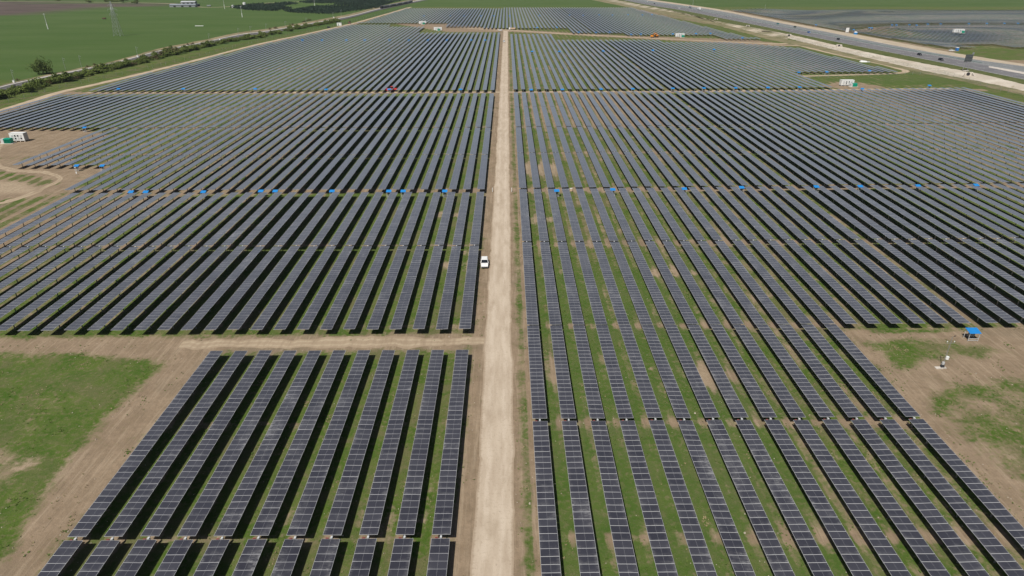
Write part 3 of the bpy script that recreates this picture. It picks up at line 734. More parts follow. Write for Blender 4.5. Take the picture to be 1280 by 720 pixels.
for k, x in enumerate([606.5, 589, 558.5, 535, 511, 487, 456, 433, 402.5, 378]): canopy(x, 50.7, f"{lane(k,0)} blue canopy from the dirt road in the rows far beyond the red tractor", False)
for k, x in enumerate([637, 617, 601, 580, 563, 530]): canopy(x, 20.2, f"small far blue canopy, {lane(k,0)} from the dirt road line, before the twin container stations' fields", False)
for k, (x, y) in enumerate([(674.5, 19.6), (712, 19.2), (729, 19.5), (749, 19), (765.5, 19.2), (785, 18.7), (803, 19), (815, 18.6)]): canopy(x, y, f"tiny {lane(k,0)} blue canopy from the dirt road, farthest field toward the motorway", False)
for k, (x, y) in enumerate([(671, 35), (696, 34.6), (723.5, 40.7), (745, 41), (762, 40.6), (789, 43.6), (801, 43.2), (841, 43), (870, 42.6), (888, 42.2), (928, 48)]): canopy(x, y, f"{lane(k,0)} blue canopy from the dirt road along the pale service track's far edge", False)
for k, (x, y) in enumerate([(1020, 31.5), (1067, 38), (1086, 38), (1089, 38.4), (1113.5, 37.5), (1119, 37.7), (1135, 37.5), (1144, 38.5), (1158, 37), (1174, 37), (1209, 37), (1231.5, 36.5), (1253.5, 36), (1270.5, 35.5)]):
    canopy(x, y, f"blue canopy beyond the motorway, {lane(k,0)} along the gap from the motorway side", False, z=.01)

# ------------------------------------------------------------------ vehicles
def car_meshes(L=4.5, Wd=1.8, H=1.62, style="suv"):
    """x = width, the nose points to -y"""
    P_ = {}; w = Wd / 2
    mb = MB()   # lower body in rings along y: (y, z_low, z_top, half width)
    rg = [(-L / 2, .42, .72, w * .82), (-L / 2 + .10, .32, .84, w * .93), (-L / 2 + .9, .28, .98, w), (-.35 * L / 2, .28, 1.04, w), (L / 2 - .5, .28, 1.04, w), (L / 2 - .08, .34, 1.0, w * .95), (L / 2, .46, .86, w * .86)]
    def rings(mb, rg, m=0, tumble=.94):
        base = len(mb.v)
        for y, z0, z1, hw in rg: mb.v += [(-hw, y, z0), (hw, y, z0), (hw, y, z1 - .16), (hw * tumble, y, z1), (-hw * tumble, y, z1), (-hw, y, z1 - .16)]
        for i in range(len(rg) - 1):
            a, b = base + i * 6, base + i * 6 + 6
            for k in range(6): mb.f.append((a + k, a + (k + 1) % 6, b + (k + 1) % 6, b + k)); mb.m.append(m)
        mb.f.append(tuple(base + k for k in range(6))); mb.m.append(m); e = base + (len(rg) - 1) * 6; mb.f.append(tuple(e + k for k in reversed(range(6)))); mb.m.append(m)
    rings(mb, rg); P_["body"] = mb
    mb = MB(); yb0, yb1, yt0, yt1 = -L / 2 + 1.25, L / 2 - .35, -L / 2 + 1.95, L / 2 - .75
    if style == "pickup": yb1, yt1 = L / 2 - 1.75, L / 2 - 1.95
    a, b = w * .92, w * .78
    mb.hexa([(-a, yb0, 1.03), (a, yb0, 1.03), (a, yb1, 1.03), (-a, yb1, 1.03)], [(-b, yt0, H - .06), (b, yt0, H - .06), (b, yt1, H - .06), (-b, yt1, H - .06)]); P_["window"] = mb
    mb = MB(); mb.hexa([(-b - .02, yt0 - .04, H - .06), (b + .02, yt0 - .04, H - .06), (b + .02, yt1 + .04, H - .06), (-b - .02, yt1 + .04, H - .06)], [(-b + .06, yt0 + .05, H + .02), (b - .06, yt0 + .05, H + .02), (b - .06, yt1 - .05, H + .02), (-b + .06, yt1 - .05, H + .02)])
    for sx in (-1, 1):
        for q, r_ in (((sx * a * 1.0, yb0 + .02, 1.03), (sx * (b + .01), yt0, H - .05)), ((sx * a * 1.0, 0.15, 1.03), (sx * (b + .012), .15, H - .05)), ((sx * a, yb1, 1.03), (sx * (b + .01), yt1, H - .05))): mb.bar(q, r_, .045, 0, 5)
    P_["roof"] = mb
    mb = MB(); mb.bar((-.11, 0, 0), (.11, 0, 0), .35, 0, 14); P_["wheel"] = mb
    mb = MB(); mb.bar((-.125, 0, 0), (.125, 0, 0), .2, 0, 10); P_["rim"] = mb
    mb = MB(); mb.box((0, 0, 0), (.42, .10, .15)); P_["headlight"] = mb
    mb = MB(); mb.box((0, 0, 0), (.16, .10, .13)); P_["mirror"] = mb
    mb = MB(); mb.box((0, 0, 0), (Wd * .8, .12, .2)); P_["bumper"] = mb
    return P_, L, w
CARM = {}
def car(loc, rz, colour, label, group=None, style="suv", name="parked_car", cat="car", detail=True):
    key = (colour, style)
    if key not in CARM:
        P_, L, w = car_meshes(style=style, L=5.2 if style == "pickup" else 4.6)
        mats = {"body": MT[colour], "roof": MT[colour], "window": MT["glass"], "wheel": MT["dark"], "rim": MT["silver"], "headlight": MT["lamp"], "mirror": MT[colour], "bumper": MT["dark"]}
        CARM[key] = ({k: v.mesh(k, mats[k]) for k, v in P_.items()}, L, w)
    M, L, w = CARM[key]; t = thing(name, loc, label, cat, group, rz)
    for k in ("body", "window", "roof"): put(k, M[k], t)
    for sx in (-1, 1):
        for y in (-L / 2 + .85, L / 2 - .85):
            wh = put("wheel", M["wheel"], t, (sx * (w - .1), y, .35)); 
            if detail: put("rim", M["rim"], wh)
        put("headlight", M["headlight"], t, (sx * w * .62, -L / 2 + .02, .70))
        if detail: put("mirror", M["mirror"], t, (sx * (w + .05), -L / 2 + 1.5, 1.08))
    if detail: put("bumper", M["bumper"], t, (0, -L / 2 - .02, .42))
    return t
car(G(605.8, 331.2), 0.03, "white", "white car parked nose outward on the verge of the dirt road", None)
car(G(630.0, 52.6), 0.1, "white", "small white car driving down the far end of the dirt road", None, name="white_car")
# on the motorway: (pixel, colour, heading)
def mz(px, py): return G(px, py, HM)
road_dir = (mz(1180, 75) - mz(1060, 50)); ang = math.atan2(road_dir.y, road_dir.x) + R(90)
cars = [((1149.3, 69.0), "black", "dark car with a bright headlight, alone between the blue toilet and the pale bank"), ((1176, 75.4), "black", "black car on the motorway just behind the big dark road sign"), ((1048, 49.8), "black", "black car on the motorway above the second culvert mouth"),
        ((1011, 41.2), "carblue", "dark blue grey car on the motorway between two other cars"), ((993.5, 34.3), "darkgreen", "dark green car on the motorway's far carriageway"), ((972, 30.3), "teal", "teal car on the far carriageway beside the dark green car"),
        ((908, 21.6), "silver", "silver car on the near carriageway below the white truck"), ((849, 10.8), "white", "small white car on the near carriageway far along the motorway"), ((818, 5.0), "black", "dark car farthest along the motorway"), ((809, 2.2), "white", "white car at the far end of the motorway")]
for (p, c_, lb_) in cars: car(mz(*p), ang if p[0] not in (993.5, 972, 809) else ang + math.pi, c_, lb_, "cars on the motorway", name="motorway_car", detail=False)
def truck(loc, rz, label, tank=False):
    t = thing("truck", loc, label, "truck", "trucks on the motorway", rz)
    mb = MB(); mb.hexa([(-1.2, -6.2, .7), (1.2, -6.2, .7), (1.2, -4.2, .7), (-1.2, -4.2, .7)], [(-1.15, -5.9, 3.1), (1.15, -5.9, 3.1), (1.15, -4.2, 3.1), (-1.15, -4.2, 3.1)]); c_ = mb.build("cab", MT["white"], t)
    mb = MB(); mb.box((0, -6.12, 2.2), (2.0, .12, .8)); mb.build("windscreen", MT["glass"], c_)
    if tank:
        mb = MB(); mb.bar((0, -3.8, 2.2), (0, 6, 2.2), 1.2, 0, 14); mb.build("tank", MT["silver"], t)
    else:
        mb = MB(); mb.box((0, 1.1, 2.5), (2.5, 10, 2.8)); mb.build("trailer_box", MT["white"], t)
    mb = MB(); mb.box((0, 0, .9), (1.0, 12, .3)); mb.build("chassis", MT["dark"], t)
    for y in (-5.1, -2.8, 3.2, 4.4):
        for sx in (-1, 1):
            mb = MB(); mb.bar((sx * .9, y, .5), (sx * 1.22, y, .5), .5, 0, 12); mb.build("wheel", MT["dark"], t)
truck(mz(862.5, 10), ang + math.pi, "grey tanker truck on the motorway's far carriageway", True)
truck(mz(873.5, 12.6), ang + math.pi, "white box truck close behind the grey tanker truck")

# ------------------------------------------------------------------ inverter container stations
def station(px, py, s, tx, label, tlabel, rz=0.0, back=0.0, z=0.0):
    p = G(px, py, z); t = thing("inverter_container", p, label, "container", "white inverter containers", rz)
    Lc, Wc, Hc = 6.2 * s, 2.6, 2.9; z0 = .55
    mb = MB(); mb.box((0, 0, z0 + Hc / 2), (Lc, Wc, Hc)); 
    for k in range(14): mb.box((-Lc / 2 + Lc * (k + .5) / 14, Wc / 2 + .03, z0 + Hc / 2), (Lc / 32, .06, Hc - .3))
    b = mb.build("body", MT["white"], t)
    mb = MB(); mb.box((0, 0, z0 + Hc + .05), (Lc + .1, Wc + .1, .1)); mb.build("roof", MT["white"], t)
    mb = MB(); mb.box((Lc / 2 + .03, 0, z0 + Hc / 2), (.06, Wc - .2, Hc - .2)); mb.build("end_door", MT["offwhite"], t)
    for fx in (-.30, -.10, .10, .30):
        for fz in (.32, .68):
            mb = MB(); mb.box((fx * Lc, -Wc / 2 - .04, z0 + Hc * fz), (.8 * s, .06, .8)); v = mb.build("vent", MT["offwhite"], t)
            if (fx, fz) in ((-.10, .32), (-.10, .68), (.30, .32), (.10, .68)):
                mb = MB(); mb.bar((fx * Lc, -Wc / 2 - .075, z0 + Hc * fz), (fx * Lc, -Wc / 2 - .11, z0 + Hc * fz), .33, 0, 14); mb.build("fan", MT["dark"], v)
    for sx in (-.46, -.15, .15, .46):
        for sy in (-1, 1):
            mb = MB(); mb.box((sx * Lc, sy * 1.0, z0 / 2), (.34, .34, z0)); mb.build("foot", MT["concrete"], t)
    q = p + Matrix.Rotation(rz, 3, 'Z') @ Vector((tx, -3.6, 0)); t2 = thing("transformer", q, tlabel, "transformer", "green transformers beside the white containers", rz)
    mb = MB(); mb.box((0, 0, .1), (5.2, 2.4, .2)); mb.build("plinth", MT["concrete"], t2)
    mb = MB(); mb.box((.55, 0, 1.15), (2.6, 1.9, 1.9)); mb.build("tank", MT["green"], t2)
    mb = MB()
    for k in range(7): mb.box((.55 - 1.1 + k * .36, -1.05, 1.1), (.08, .22, 1.4))
    mb.build("radiator", MT["green"], t2)
    mb = MB(); mb.box((-1.5, 0, 1.05), (1.1, 1.7, 1.7)); mb.build("switch_cabinet", MT["offwhite"], t2)
    for k in (0, .7):
        mb = MB(); mb.bar((.2 + k, 0, 2.1), (.2 + k, 0, 2.6), .09, 0, 8); mb.build("bushing", MT["grey"], t2)
    return t
station(25.5, 176.5, .93, -2.6, "white inverter container on concrete feet in the brown clearing", "green transformer with white cabinet on a pale slab in the brown clearing")
station(1057.5, 107.3, 1.25, 2.6, "white inverter container in the green clearing near the motorway", "green transformer before the white container in the green clearing", .02)
station(528.5, 30.3, 1.45, 1.0, "white container at the rows' edge, the farther of two near the forked track", "small green transformer before the farther of two containers at the forked track")
station(547.5, 38.2, 1.45, .8, "white container on bare soil, the closer of two near the forked track", "small green transformer before the closer of two containers at the forked track")
station(849.5, 46.3, 1.45, 1.8, "white container beside the orange diggers on the service track", "small green transformer before the container beside the orange diggers")
pst = G(1197.5, 41, 0); station(1197.5, 41.0, 1.7, 1.6, "white container amid the rows beyond the motorway", "green transformer before the container beyond the motorway", z=ez(pst.x, pst.y))

# ------------------------------------------------------------------ tractor and diggers
t = thing("tractor", G(491.5, 114.2), "red tractor working in the lane between two blocks of solar rows", "tractor", None, R(90))
mb = MB(); mb.box((0, -1.3, 1.35), (1.0, 2.2, .9), 0, .85, .95); mb.box((0, -2.3, 1.0), (.8, .3, .6)); mb.build("bonnet", MT["red"], t)
mb = MB(); mb.hexa([(-.8, -.2, 1.2), (.8, -.2, 1.2), (.8, 1.4, 1.2), (-.8, 1.4, 1.2)], [(-.68, 0, 2.6), (.68, 0, 2.6), (.68, 1.3, 2.6), (-.68, 1.3, 2.6)]); cb = mb.build("cab", MT["glass"], t)
mb = MB(); mb.box((0, .65, 2.68), (1.6, 1.6, .16)); mb.build("roof", MT["red"], cb)
mb = MB(); mb.box((0, .7, 1.0), (1.6, 2.2, .5)); mb.build("chassis", MT["red"], t)
for sx in (-1, 1):
    mb = MB(); mb.bar((sx * .75, .8, .85), (sx * 1.25, .8, .85), .85, 0, 18); w_ = mb.build("wheel", MT["dark"], t)
    mb = MB(); mb.bar((sx * .7, .8, .85), (sx * 1.28, .8, .85), .4, 0, 12); mb.build("rim", MT["red"], w_)
    mb = MB(); mb.bar((sx * .7, -1.7, .55), (sx * 1.05, -1.7, .55), .55, 0, 16); mb.build("wheel", MT["dark"], t)
    mb = MB(); mb.box((sx * 1.0, .8, 1.78), (.6, 1.5, .1)); mb.build("mudguard", MT["red"], t)
mb = MB(); mb.box((0, 3.3, 1.1), (2.2, 2.4, .9)); mb.bar((0, 1.5, .8), (0, 2.3, .8), .08); mb.build("spreader_box", MT["red"], t)
def digger(px, py, rz, label):
    t = thing("digger", G(px, py), label, "digger", "orange diggers on the service track", rz)
    for sx in (-1, 1):
        mb = MB(); mb.box((sx * .95, 0, .45), (.55, 3.6, .9), 0, 1, .85); mb.build("crawler_track", MT["dark"], t)
    mb = MB(); mb.box((0, .5, 1.7), (2.4, 3.0, 1.2), 0, .95, .92); mb.box((0, .2, .98), (1.2, 1.2, .3)); mb.build("body", MT["orange"], t)
    mb = MB(); mb.box((-.6, -.7, 2.5), (1.0, 1.4, 1.5), 0, .9, .85); cb = mb.build("cab", MT["glass"], t)
    mb = MB(); mb.box((-.6, -.7, 3.3), (1.05, 1.35, .12)); mb.build("roof", MT["orange"], cb)
    mb = MB(); mb.bar((.4, -1, 1.9), (.4, -3.4, 4.6), .26, 0, 6, .2); mb.bar((.4, -3.4, 4.6), (.4, -5.4, 2.4), .2, 0, 6, .14); mb.build("boom", MT["orange"], t)
    mb = MB(); mb.box((.4, -5.5, 1.9), (1.0, .8, .9), 0, .7, .7); mb.build("bucket", MT["dark"], t)
digger(815.5, 47.0, R(80), "orange digger with raised boom, the one farther from the white container")
digger(820.5, 46.6, R(-60), "orange digger standing closer to the white container by the service track")
t = thing("tipper_lorry", G(640.5, 37.6), "beige tipper lorry standing where the dirt road meets the far track", "lorry", None, R(-90))
mb = MB(); mb.box((0, -3.2, 1.7), (2.3, 1.8, 2.2), 0, .95, .9); mb.build("cab", MT["white"], t)
mb = MB(); mb.hexa([(-1.15, -2, 1.1), (1.15, -2, 1.1), (1.15, 3.2, 1.1), (-1.15, 3.2, 1.1)], [(-1.25, -2.2, 2.5), (1.25, -2.2, 2.5), (1.25, 3.5, 2.5), (-1.25, 3.5, 2.5)]); mb.build("tipper_body", MT["loadclay"], t)
for y in (-3, 1.2, 2.5):
    for sx in (-1, 1):
        mb = MB(); mb.bar((sx * .85, y, .5), (sx * 1.2, y, .5), .5, 0, 12); mb.build("wheel", MT["dark"], t)
car(G(625.2, 38.4), R(80), "white", "white van standing at the head of the dirt road by the far rows", None, name="parked_van", cat="van")

# ------------------------------------------------------------------ weather mast in the bare plot
b_ = G(1177.5, 459.5); t = thing("weather_mast", b_, "slender grey weather mast with instruments on the bare plot", "mast")
top = 8.6; t.scale = (.8, .8, .74)
mb = MB()
for k in range(3):
    a = k * 2.094; x, y = .14 * math.cos(a), .14 * math.sin(a); mb.bar((x, y, 0), (x * .6, y * .6, top), .022, 0, 5)
for k in range(24):
    z = .3 + k * .34; a0, a1 = (k % 3) * 2.094, ((k + 1) % 3) * 2.094; mb.bar((.13 * math.cos(a0), .13 * math.sin(a0), z), (.12 * math.cos(a1), .12 * math.sin(a1), z + .3), .012, 0, 4)
mb.build("lattice_pole", MT["steel"], t)
mb = MB(); mb.bar((-.8, 0, 6.9), (.8, 0, 6.9), .035); mb.build("crossarm", MT["steel"], t)
for sx in (-1, 1):
    mb = MB(); mb.bar((sx * .78, 0, 6.9), (sx * .78, 0, 7.3), .03); mb.bar((sx * .78, 0, 7.3), (sx * .78, 0, 7.42), .12, 0, 10); mb.build("sensor", MT["white"], t)
mb = MB(); mb.bar((0, 0, top), (.5, 0, top + .15), .03); mb.box((.5, 0, top + .25), (.3, .1, .2)); mb.build("wind_vane", MT["dark"], t)
mb = MB(); mb.bar((.35, -.1, 2.5), (.35, -.1, 3.2), .36, 0, 12); mb.build("radiation_shield", MT["white"], t)
mb = MB(); mb.box((-.1, -.05, 1.3), (.5, .3, .7)); mb.build("logger_box", MT["offwhite"], t)
mb = MB(); mb.hexa([(-.6, -.5, .5), (.2, -.5, .5), (.2, 0, .9), (-.6, 0, .9)], [(-.6, -.5, .54), (.2, -.5, .54), (.2, 0, .94), (-.6, 0, .94)]); mb.build("solar_charger", MT["dark"], t)
mb = MB(); mb.box((.1, -.1, .14), (1.1, .9, .28)); mb.build("concrete_foot", MT["concrete"], t)
mb = MB(); mb.box((0, 0, .07), (1.2, .7, .14)); tag(mb.build("concrete_slab", MT["concrete"], None, G(1173.2, 460.2)), "loose pale concrete slab lying beside the foot of the weather mast", "slab")
t = thing("equipment_pole", G(96.4, 218.2), "short white equipment pole before a blue canopy at the brown clearing", "pole"); t.scale = (.6, .6, .62)
mb = MB(); mb.bar((0, 0, 0), (0, 0, 4.2), .07); mb.build("pole", MT["offwhite"], t); mb = MB(); mb.box((0, -.1, 1.1), (.6, .35, .9)); mb.build("cabinet", MT["white"], t); mb = MB(); mb.box((0, 0, 4.1), (.9, .2, .3)); mb.build("sensor", MT["white"], t)
for px, side in ((615.6, "the parked white car's side"), (639.6, "the weather mast's side")):
    t = thing("marker_post", G(px, 239.8), f"short white marker post at the dirt road edge on {side}", "post", "white marker posts by the dirt road")
    mb = MB(); mb.bar((0, 0, 0), (0, 0, 1.25), .09, 0, 8); mb.build("post", MT["white"], t); mb = MB(); mb.bar((0, 0, 1.25), (0, 0, 1.38), .10, 0, 8, .04); mb.build("cap", MT["white"], t)
t = thing("junction_cabinet", G(713.6, 239.4), "small pale cabinet in the grass close to a blue canopy", "cabinet")
mb = MB(); mb.box((0, 0, .55), (.7, .45, .9)); mb.build("body", MT["loadclay"], t); mb = MB(); mb.box((0, 0, 1.04), (.8, .55, .08)); mb.build("lid", MT["white"], t)
# dump of white pipes at the eastern fence, boards, toilet, tank
t = thing("sheet_pile", G(1079.5, 77.4), "heap of white sheeting lying beside the perimeter track", "sheet pile")
mb = MB(); mb.hexa([(-3, -1.5, 0), (3, -1.8, 0), (3.4, 1.2, 0), (-2.6, 1.6, 0)], [(-2.2, -1, .9), (1.6, -1.1, .5), (2.4, .8, .7), (-1.8, 1, 1.2)]); mb.build("sheeting", MT["white"], t); mb = MB(); mb.hexa([(1.5, -2, 0), (4.6, -1.6, 0), (4.4, -.4, 0), (1.8, -.6, 0)], [(1.9, -1.8, .5), (4, -1.5, .35), (4, -.7, .4), (2.1, -.9, .5)]); mb.build("folded_sheet", MT["offwhite"], t)
t = thing("notice_board", G(1058.6, 41.2), "blank white board standing on the motorway's sandy edge", "board"); mb = MB(); mb.box((0, 0, 3.0), (3.4, .15, 4.6)); mb.build("panel", MT["white"], t)
for sx in (-1, 1): mb = MB(); mb.bar((sx * 1.3, .12, 0), (sx * 1.3, .12, 5), .1); mb.build("post", MT["steel"], t)
t = thing("water_tank", G(1069.2, 43.3), "round white and blue tank beside the blank white board", "tank"); mb = MB(); mb.bar((0, 0, 0), (0, 0, 2.3), 1.9, 0, 18); mb.build("drum", MT["blue"], t); mb = MB(); mb.bar((0, 0, 2.3), (0, 0, 3.1), 1.9, 0, 18, .6); mb.build("lid", MT["white"], t)
t = thing("portable_toilet", G(1195.8, 63.5), "blue portable toilet with white roof beyond the motorway", "toilet"); mb = MB(); mb.box((0, 0, 1.3), (2.1, 2.0, 2.6)); mb.build("cabin", MT["carblue"], t); mb = MB(); mb.box((0, 0, 2.7), (2.2, 2.1, .25), 0, .8, .8); mb.build("roof", MT["white"], t); mb = MB(); mb.box((0, -1.03, 1.2), (1.1, .06, 2.1)); mb.build("door", MT["blue"], t)
car(G(1189.5, 64.0), R(95), "white", "white car parked beside the blue portable toilet", None, name="parked_car")
t = thing("site_cabin", G(424.4, 32.0), "white site cabin at the fence where the far rows begin", "cabin"); mb = MB(); mb.box((0, 0, 1.6), (5.5, 2.6, 3.2)); mb.build("wall", MT["white"], t); mb = MB(); mb.box((0, 0, 3.28), (5.8, 2.9, .16)); mb.build("roof", MT["offwhite"], t); mb = MB(); mb.box((-1, -1.33, 1.3), (1, .06, 2.1)); mb.build("door", MT["grey"], t)
t = thing("earth_mover", G(436.8, 29.6), "rusty brown machine at the bend by the white site cabin", "machine"); mb = MB(); mb.box((0, 0, 1.5), (3.4, 2, 1.6), 0, .8, .8); mb.build("body", MT["rust"], t); mb = MB(); mb.box((.8, 0, 2.8), (1.4, 1.5, 1.4)); mb.build("cab", MT["dark"], t)
for sx in (-1, 1): mb = MB(); mb.box((0, sx * .9, .4), (3.4, .5, .8)); mb.build("crawler_track", MT["dark"], t)
car(G(411, 35.0), R(60), "black", "dark car parked by the fence near the white site cabin", None, name="parked_car")

# ------------------------------------------------------------------ big road sign, culverts
t = thing("road_sign", G(1206.5, 88.3, 1.9), "big dark backed road sign on two posts at the motorway edge", "road sign", None, .25)
mb = MB(); mb.box((0, 0, 8.0), (6.2, .18, 4.6)); mb.build("sign_panel", paint("dark_sign_back", (.06, .07, .075), .6), t)
for k in range(5): mb = MB(); mb.box((0, -.14, 6.1 + k * .95), (6.0, .08, .14)); mb.build("rail", MT["steel"], t)
for sx in (-1, 1): mb = MB(); mb.bar((sx * 2, .2, 0), (sx * 2, .2, 10.1), .16, 0, 8); mb.build("post", MT["steel"], t)
mb = MB(); mb.box((2.7, 0, 10.9), (1.4, .16, 1.4)); mb.build("top_plate", MT["grey"], t)
t2 = MB(); t2.box((0, 0, .2), (3.6, 1.6, .4)); t2.build("footing", MT["concrete"], t, (-.6, -1.2, 0))
def culvert(px, py, s, rz, label):
    t = thing("culvert", G(px, py, 1.0), label, "culvert", "concrete culvert mouths in the pale bank", rz); t.scale = (.95, 1.0, 1.05)
    mb = MB(); mb.box((0, .8, .9), (4.2 * s, .5, 2.4)); mb.build("headwall", MT["concrete"], t)
    mb = MB(); mb.bar((0, .62, .85), (0, .42, .85), 1.05, 0, 16); mb.build("pipe_mouth", MT["dark"], t)
    for sx in (-1, 1): mb = MB(); mb.hexa([(sx * 1.6 * s, .6, -.2), (sx * 1.9 * s, .6, -.2), (sx * 3.0 * s, -2.6, -.2), (sx * 2.7 * s, -2.6, -.2)], [(sx * 1.6 * s, .6, 2.0), (sx * 1.9 * s, .6, 2.0), (sx * 3.0 * s, -2.6, .4), (sx * 2.7 * s, -2.6, .4)]); mb.build("wing_wall", MT["concrete"], t)
for k, (x, y, s) in enumerate([(1210, 94.5, 1.2), (1048.5, 59, 1.1), (986, 45.5, 1.0), (934.5, 34, .9), (895, 25.5, .9)]):
    culvert(x, y, s, R(-25), ["concrete culvert mouth in the pale bank below the big road sign", "concrete culvert mouth in the pale bank below the black car", "concrete culvert mouth in the pale bank below the dark blue grey car", "concrete culvert mouth in the bank below the silver car", "concrete culvert mouth far along the bank at the start of the pale lining"][k])

# ------------------------------------------------------------------ fences
def fence(px, label, h=2.0, step=6.0, name="wire_fence", green=True):
    pts = smooth([G(x, y) for x, y in px], step); n = len(pts)
    mats = MT["fence_green"] if green else MT["steel"]
    t = thing(name, pts[0], label, "fence"); o = pts[0]
    mb = MB()
    for a, b in zip(pts, pts[1:]):
        a, b = a - o, b - o
        for k in range(7): z = .15 + k * (h - .2) / 6; mb.bar((a.x, a.y, z), (b.x, b.y, z), .018, 0, 4)
        d = b - a
        for j in range(6):
            q = a + d * ((j + .5) / 6); mb.bar((q.x, q.y, .1), (q.x, q.y, h), .012, 0, 3)
    mb.build("wire_mesh", mats, t)
    pm = MB(); pm.bar((0, 0, 0), (0, 0, h + .25), .07, 0, 6); me = pm.mesh("post", MT["steel"])
    if n > 100: st = n / 100; idxs = [int(k * st) for k in range(100)]
    else: idxs = range(n)
    for k in idxs: put("post", me, t, pts[k] - o)
MT["fence_green"] = paint("green_wire", (.10, .17, .11), .5)
fence([(-60, 149), (0, 131.5), (40, 120.5), (75, 110.5), (130, 98.5), (180, 87.5), (250, 70.5), (330, 50.8), (400, 36.5), (440, 27.4), (480, 16.8), (512, 7.4)], "green mesh fence along the perimeter track beside the railway shrubs")
fence([(800, 7.2), (860, 18.5), (905, 28.8), (960, 41), (1040, 62), (1100, 75), (1140, 84.5), (1180, 92.5), (1225, 106.5), (1290, 124)], "green mesh fence between the solar rows and the motorway bank", 2.2)
fence([(1010, 97.6), (1060, 95.6), (1110, 94.2), (1150, 93), (1185, 94)], "thin wire fence around the green clearing", 1.6)

# ------------------------------------------------------------------ vegetation
def leaf_mat(name, a, b):
    m = Mat(name, .8, .15); oi = m.n("ShaderNodeObjectInfo"); n1 = m.noise(.9, 3, .6); n2 = m.noise(6, 2, .6)
    c = m.mix(m.ramp(n1, .3, .7), a, b); c = m.mix(m.math('MULTIPLY', oi.outputs["Random"], .5), c, tuple(x * .6 + .01 for x in a))
    c = m.mix(m.math('MULTIPLY', m.ramp(n2, .5, .8), .5), c, tuple(x * 1.35 for x in b)); m.col(c); return m.m
MT["leaf"] = leaf_mat("shrub_leaves", (.080, .118, .022), (.165, .205, .052))
MT["leaf2"] = leaf_mat("tree_leaves", (.075, .115, .025), (.135, .175, .045))
MT["leaf3"] = leaf_mat("dry_twigs", (.085, .070, .030), (.12, .10, .045))
MT["orch"] = leaf_mat("orchard_leaves", (.012, .030, .018), (.026, .050, .026))
MT["bark"] = simple("bark", (.07, .055, .04), (.12, .095, .07), 3)
def foliage(mb, rng, c, r, n, size, m=0, flat=.8):
    """many leaf-sized faces through an uneven volume of overlapping clumps"""
    clumps = [(Vector((rng.gauss(0, .45), rng.gauss(0, .45), rng.gauss(0, .36) * flat)), rng.uniform(.32, .62)) for _ in range(max(5, int(n / 90)))]
    for _ in range(n):
        q, cr = rng.choice(clumps); d = Vector((rng.gauss(0, 1), rng.gauss(0, 1), rng.gauss(0, 1))).normalized() * cr * rng.uniform(.55, 1) ** .6
        p = q + d; p = Vector((c[0] + p.x * r[0], c[1] + p.y * r[1], max(.05, c[2] + p.z * r[2])))
        nrm = (d + Vector((rng.gauss(0, .5), rng.gauss(0, .5), rng.gauss(.25, .5)))).normalized(); a = nrm.orthogonal().normalized(); b = nrm.cross(a); s = size * rng.uniform(.6, 1.4)
        th = rng.random() * 6.28; u = (a * math.cos(th) + b * math.sin(th)) * s; v = (b * math.cos(th) - a * math.sin(th)) * s * .65
        mb.face([p - u, p + v * .8, p + u, p - v], m)
def tree_mesh(seed, h, r, n, size, leaf="leaf2", trunk=True, low=.25):
    rng = random.Random(seed); cr = MB(); foliage(cr, rng, (0, 0, h * (low + (1 - low) / 2)), (r, r, h * (1 - low) / 2 * 1.15), n, size); out = [cr.mesh("crown", MT[leaf])]
    if trunk:
        tr = MB(); tr.bar((0, 0, 0), (0, 0, h * .45), h * .028, 0, 8, h * .018)
        for k in range(6):
            a = k * 1.05 + rng.random(); e = Vector((math.cos(a) * r * .55, math.sin(a) * r * .55, h * rng.uniform(.55, .8))); tr.bar((0, 0, h * rng.uniform(.2, .42)), e, h * .014, 0, 6, h * .005)
        out.append(tr.mesh("trunk", MT["bark"]))
    return out
def plant(name, me, loc, rz, sc, label, cat, group=None):
    t = thing(name, loc, label, cat, group, rz); t.scale = sc
    put("crown", me[0], t)
    if len(me) > 1: put("trunk", me[1], t)
plant("tree", tree_mesh(5, 9.5, 4.8, 4600, .34, low=.04), G(54.5, 92.8), 0, (1, 1, 1), "round solitary tree in the meadow beside the railway", "tree")
plant("tree", tree_mesh(6, 15, 7, 900, 1.0, low=.1), G(154.5, 3.2), 0, (1, 1, 1), "dark lone tree at the far edge of the ploughed field", "tree")
plant("tree", tree_mesh(8, 9, 8, 600, .9, low=.1), G(168.5, 4.6), 0, (1, 1, .8), "low dark thicket tree at the ploughed field's far corner", "tree")
SHR = [tree_mesh(20 + k, 4.2, 3.3, 900, .36, "leaf", True, .02) for k in range(4)]
DRY = [tree_mesh(40 + k, 3.2, 2.8, 420, .28, "leaf3", True, .05) for k in range(2)]
rng = random.Random(11)
hedge = smooth([G(x, y) for x, y in [(-70, 140), (0, 121.5), (25, 115.5), (60, 106), (100, 96.5), (140, 86.5), (180, 77.5), (206, 70.5), (235, 63.5), (262, 57.5), (300, 50.2), (330, 45.5), (380, 34.5), (410, 29.5), (445, 21), (480, 12.8), (520, 5)]], 4.6)
k = 0
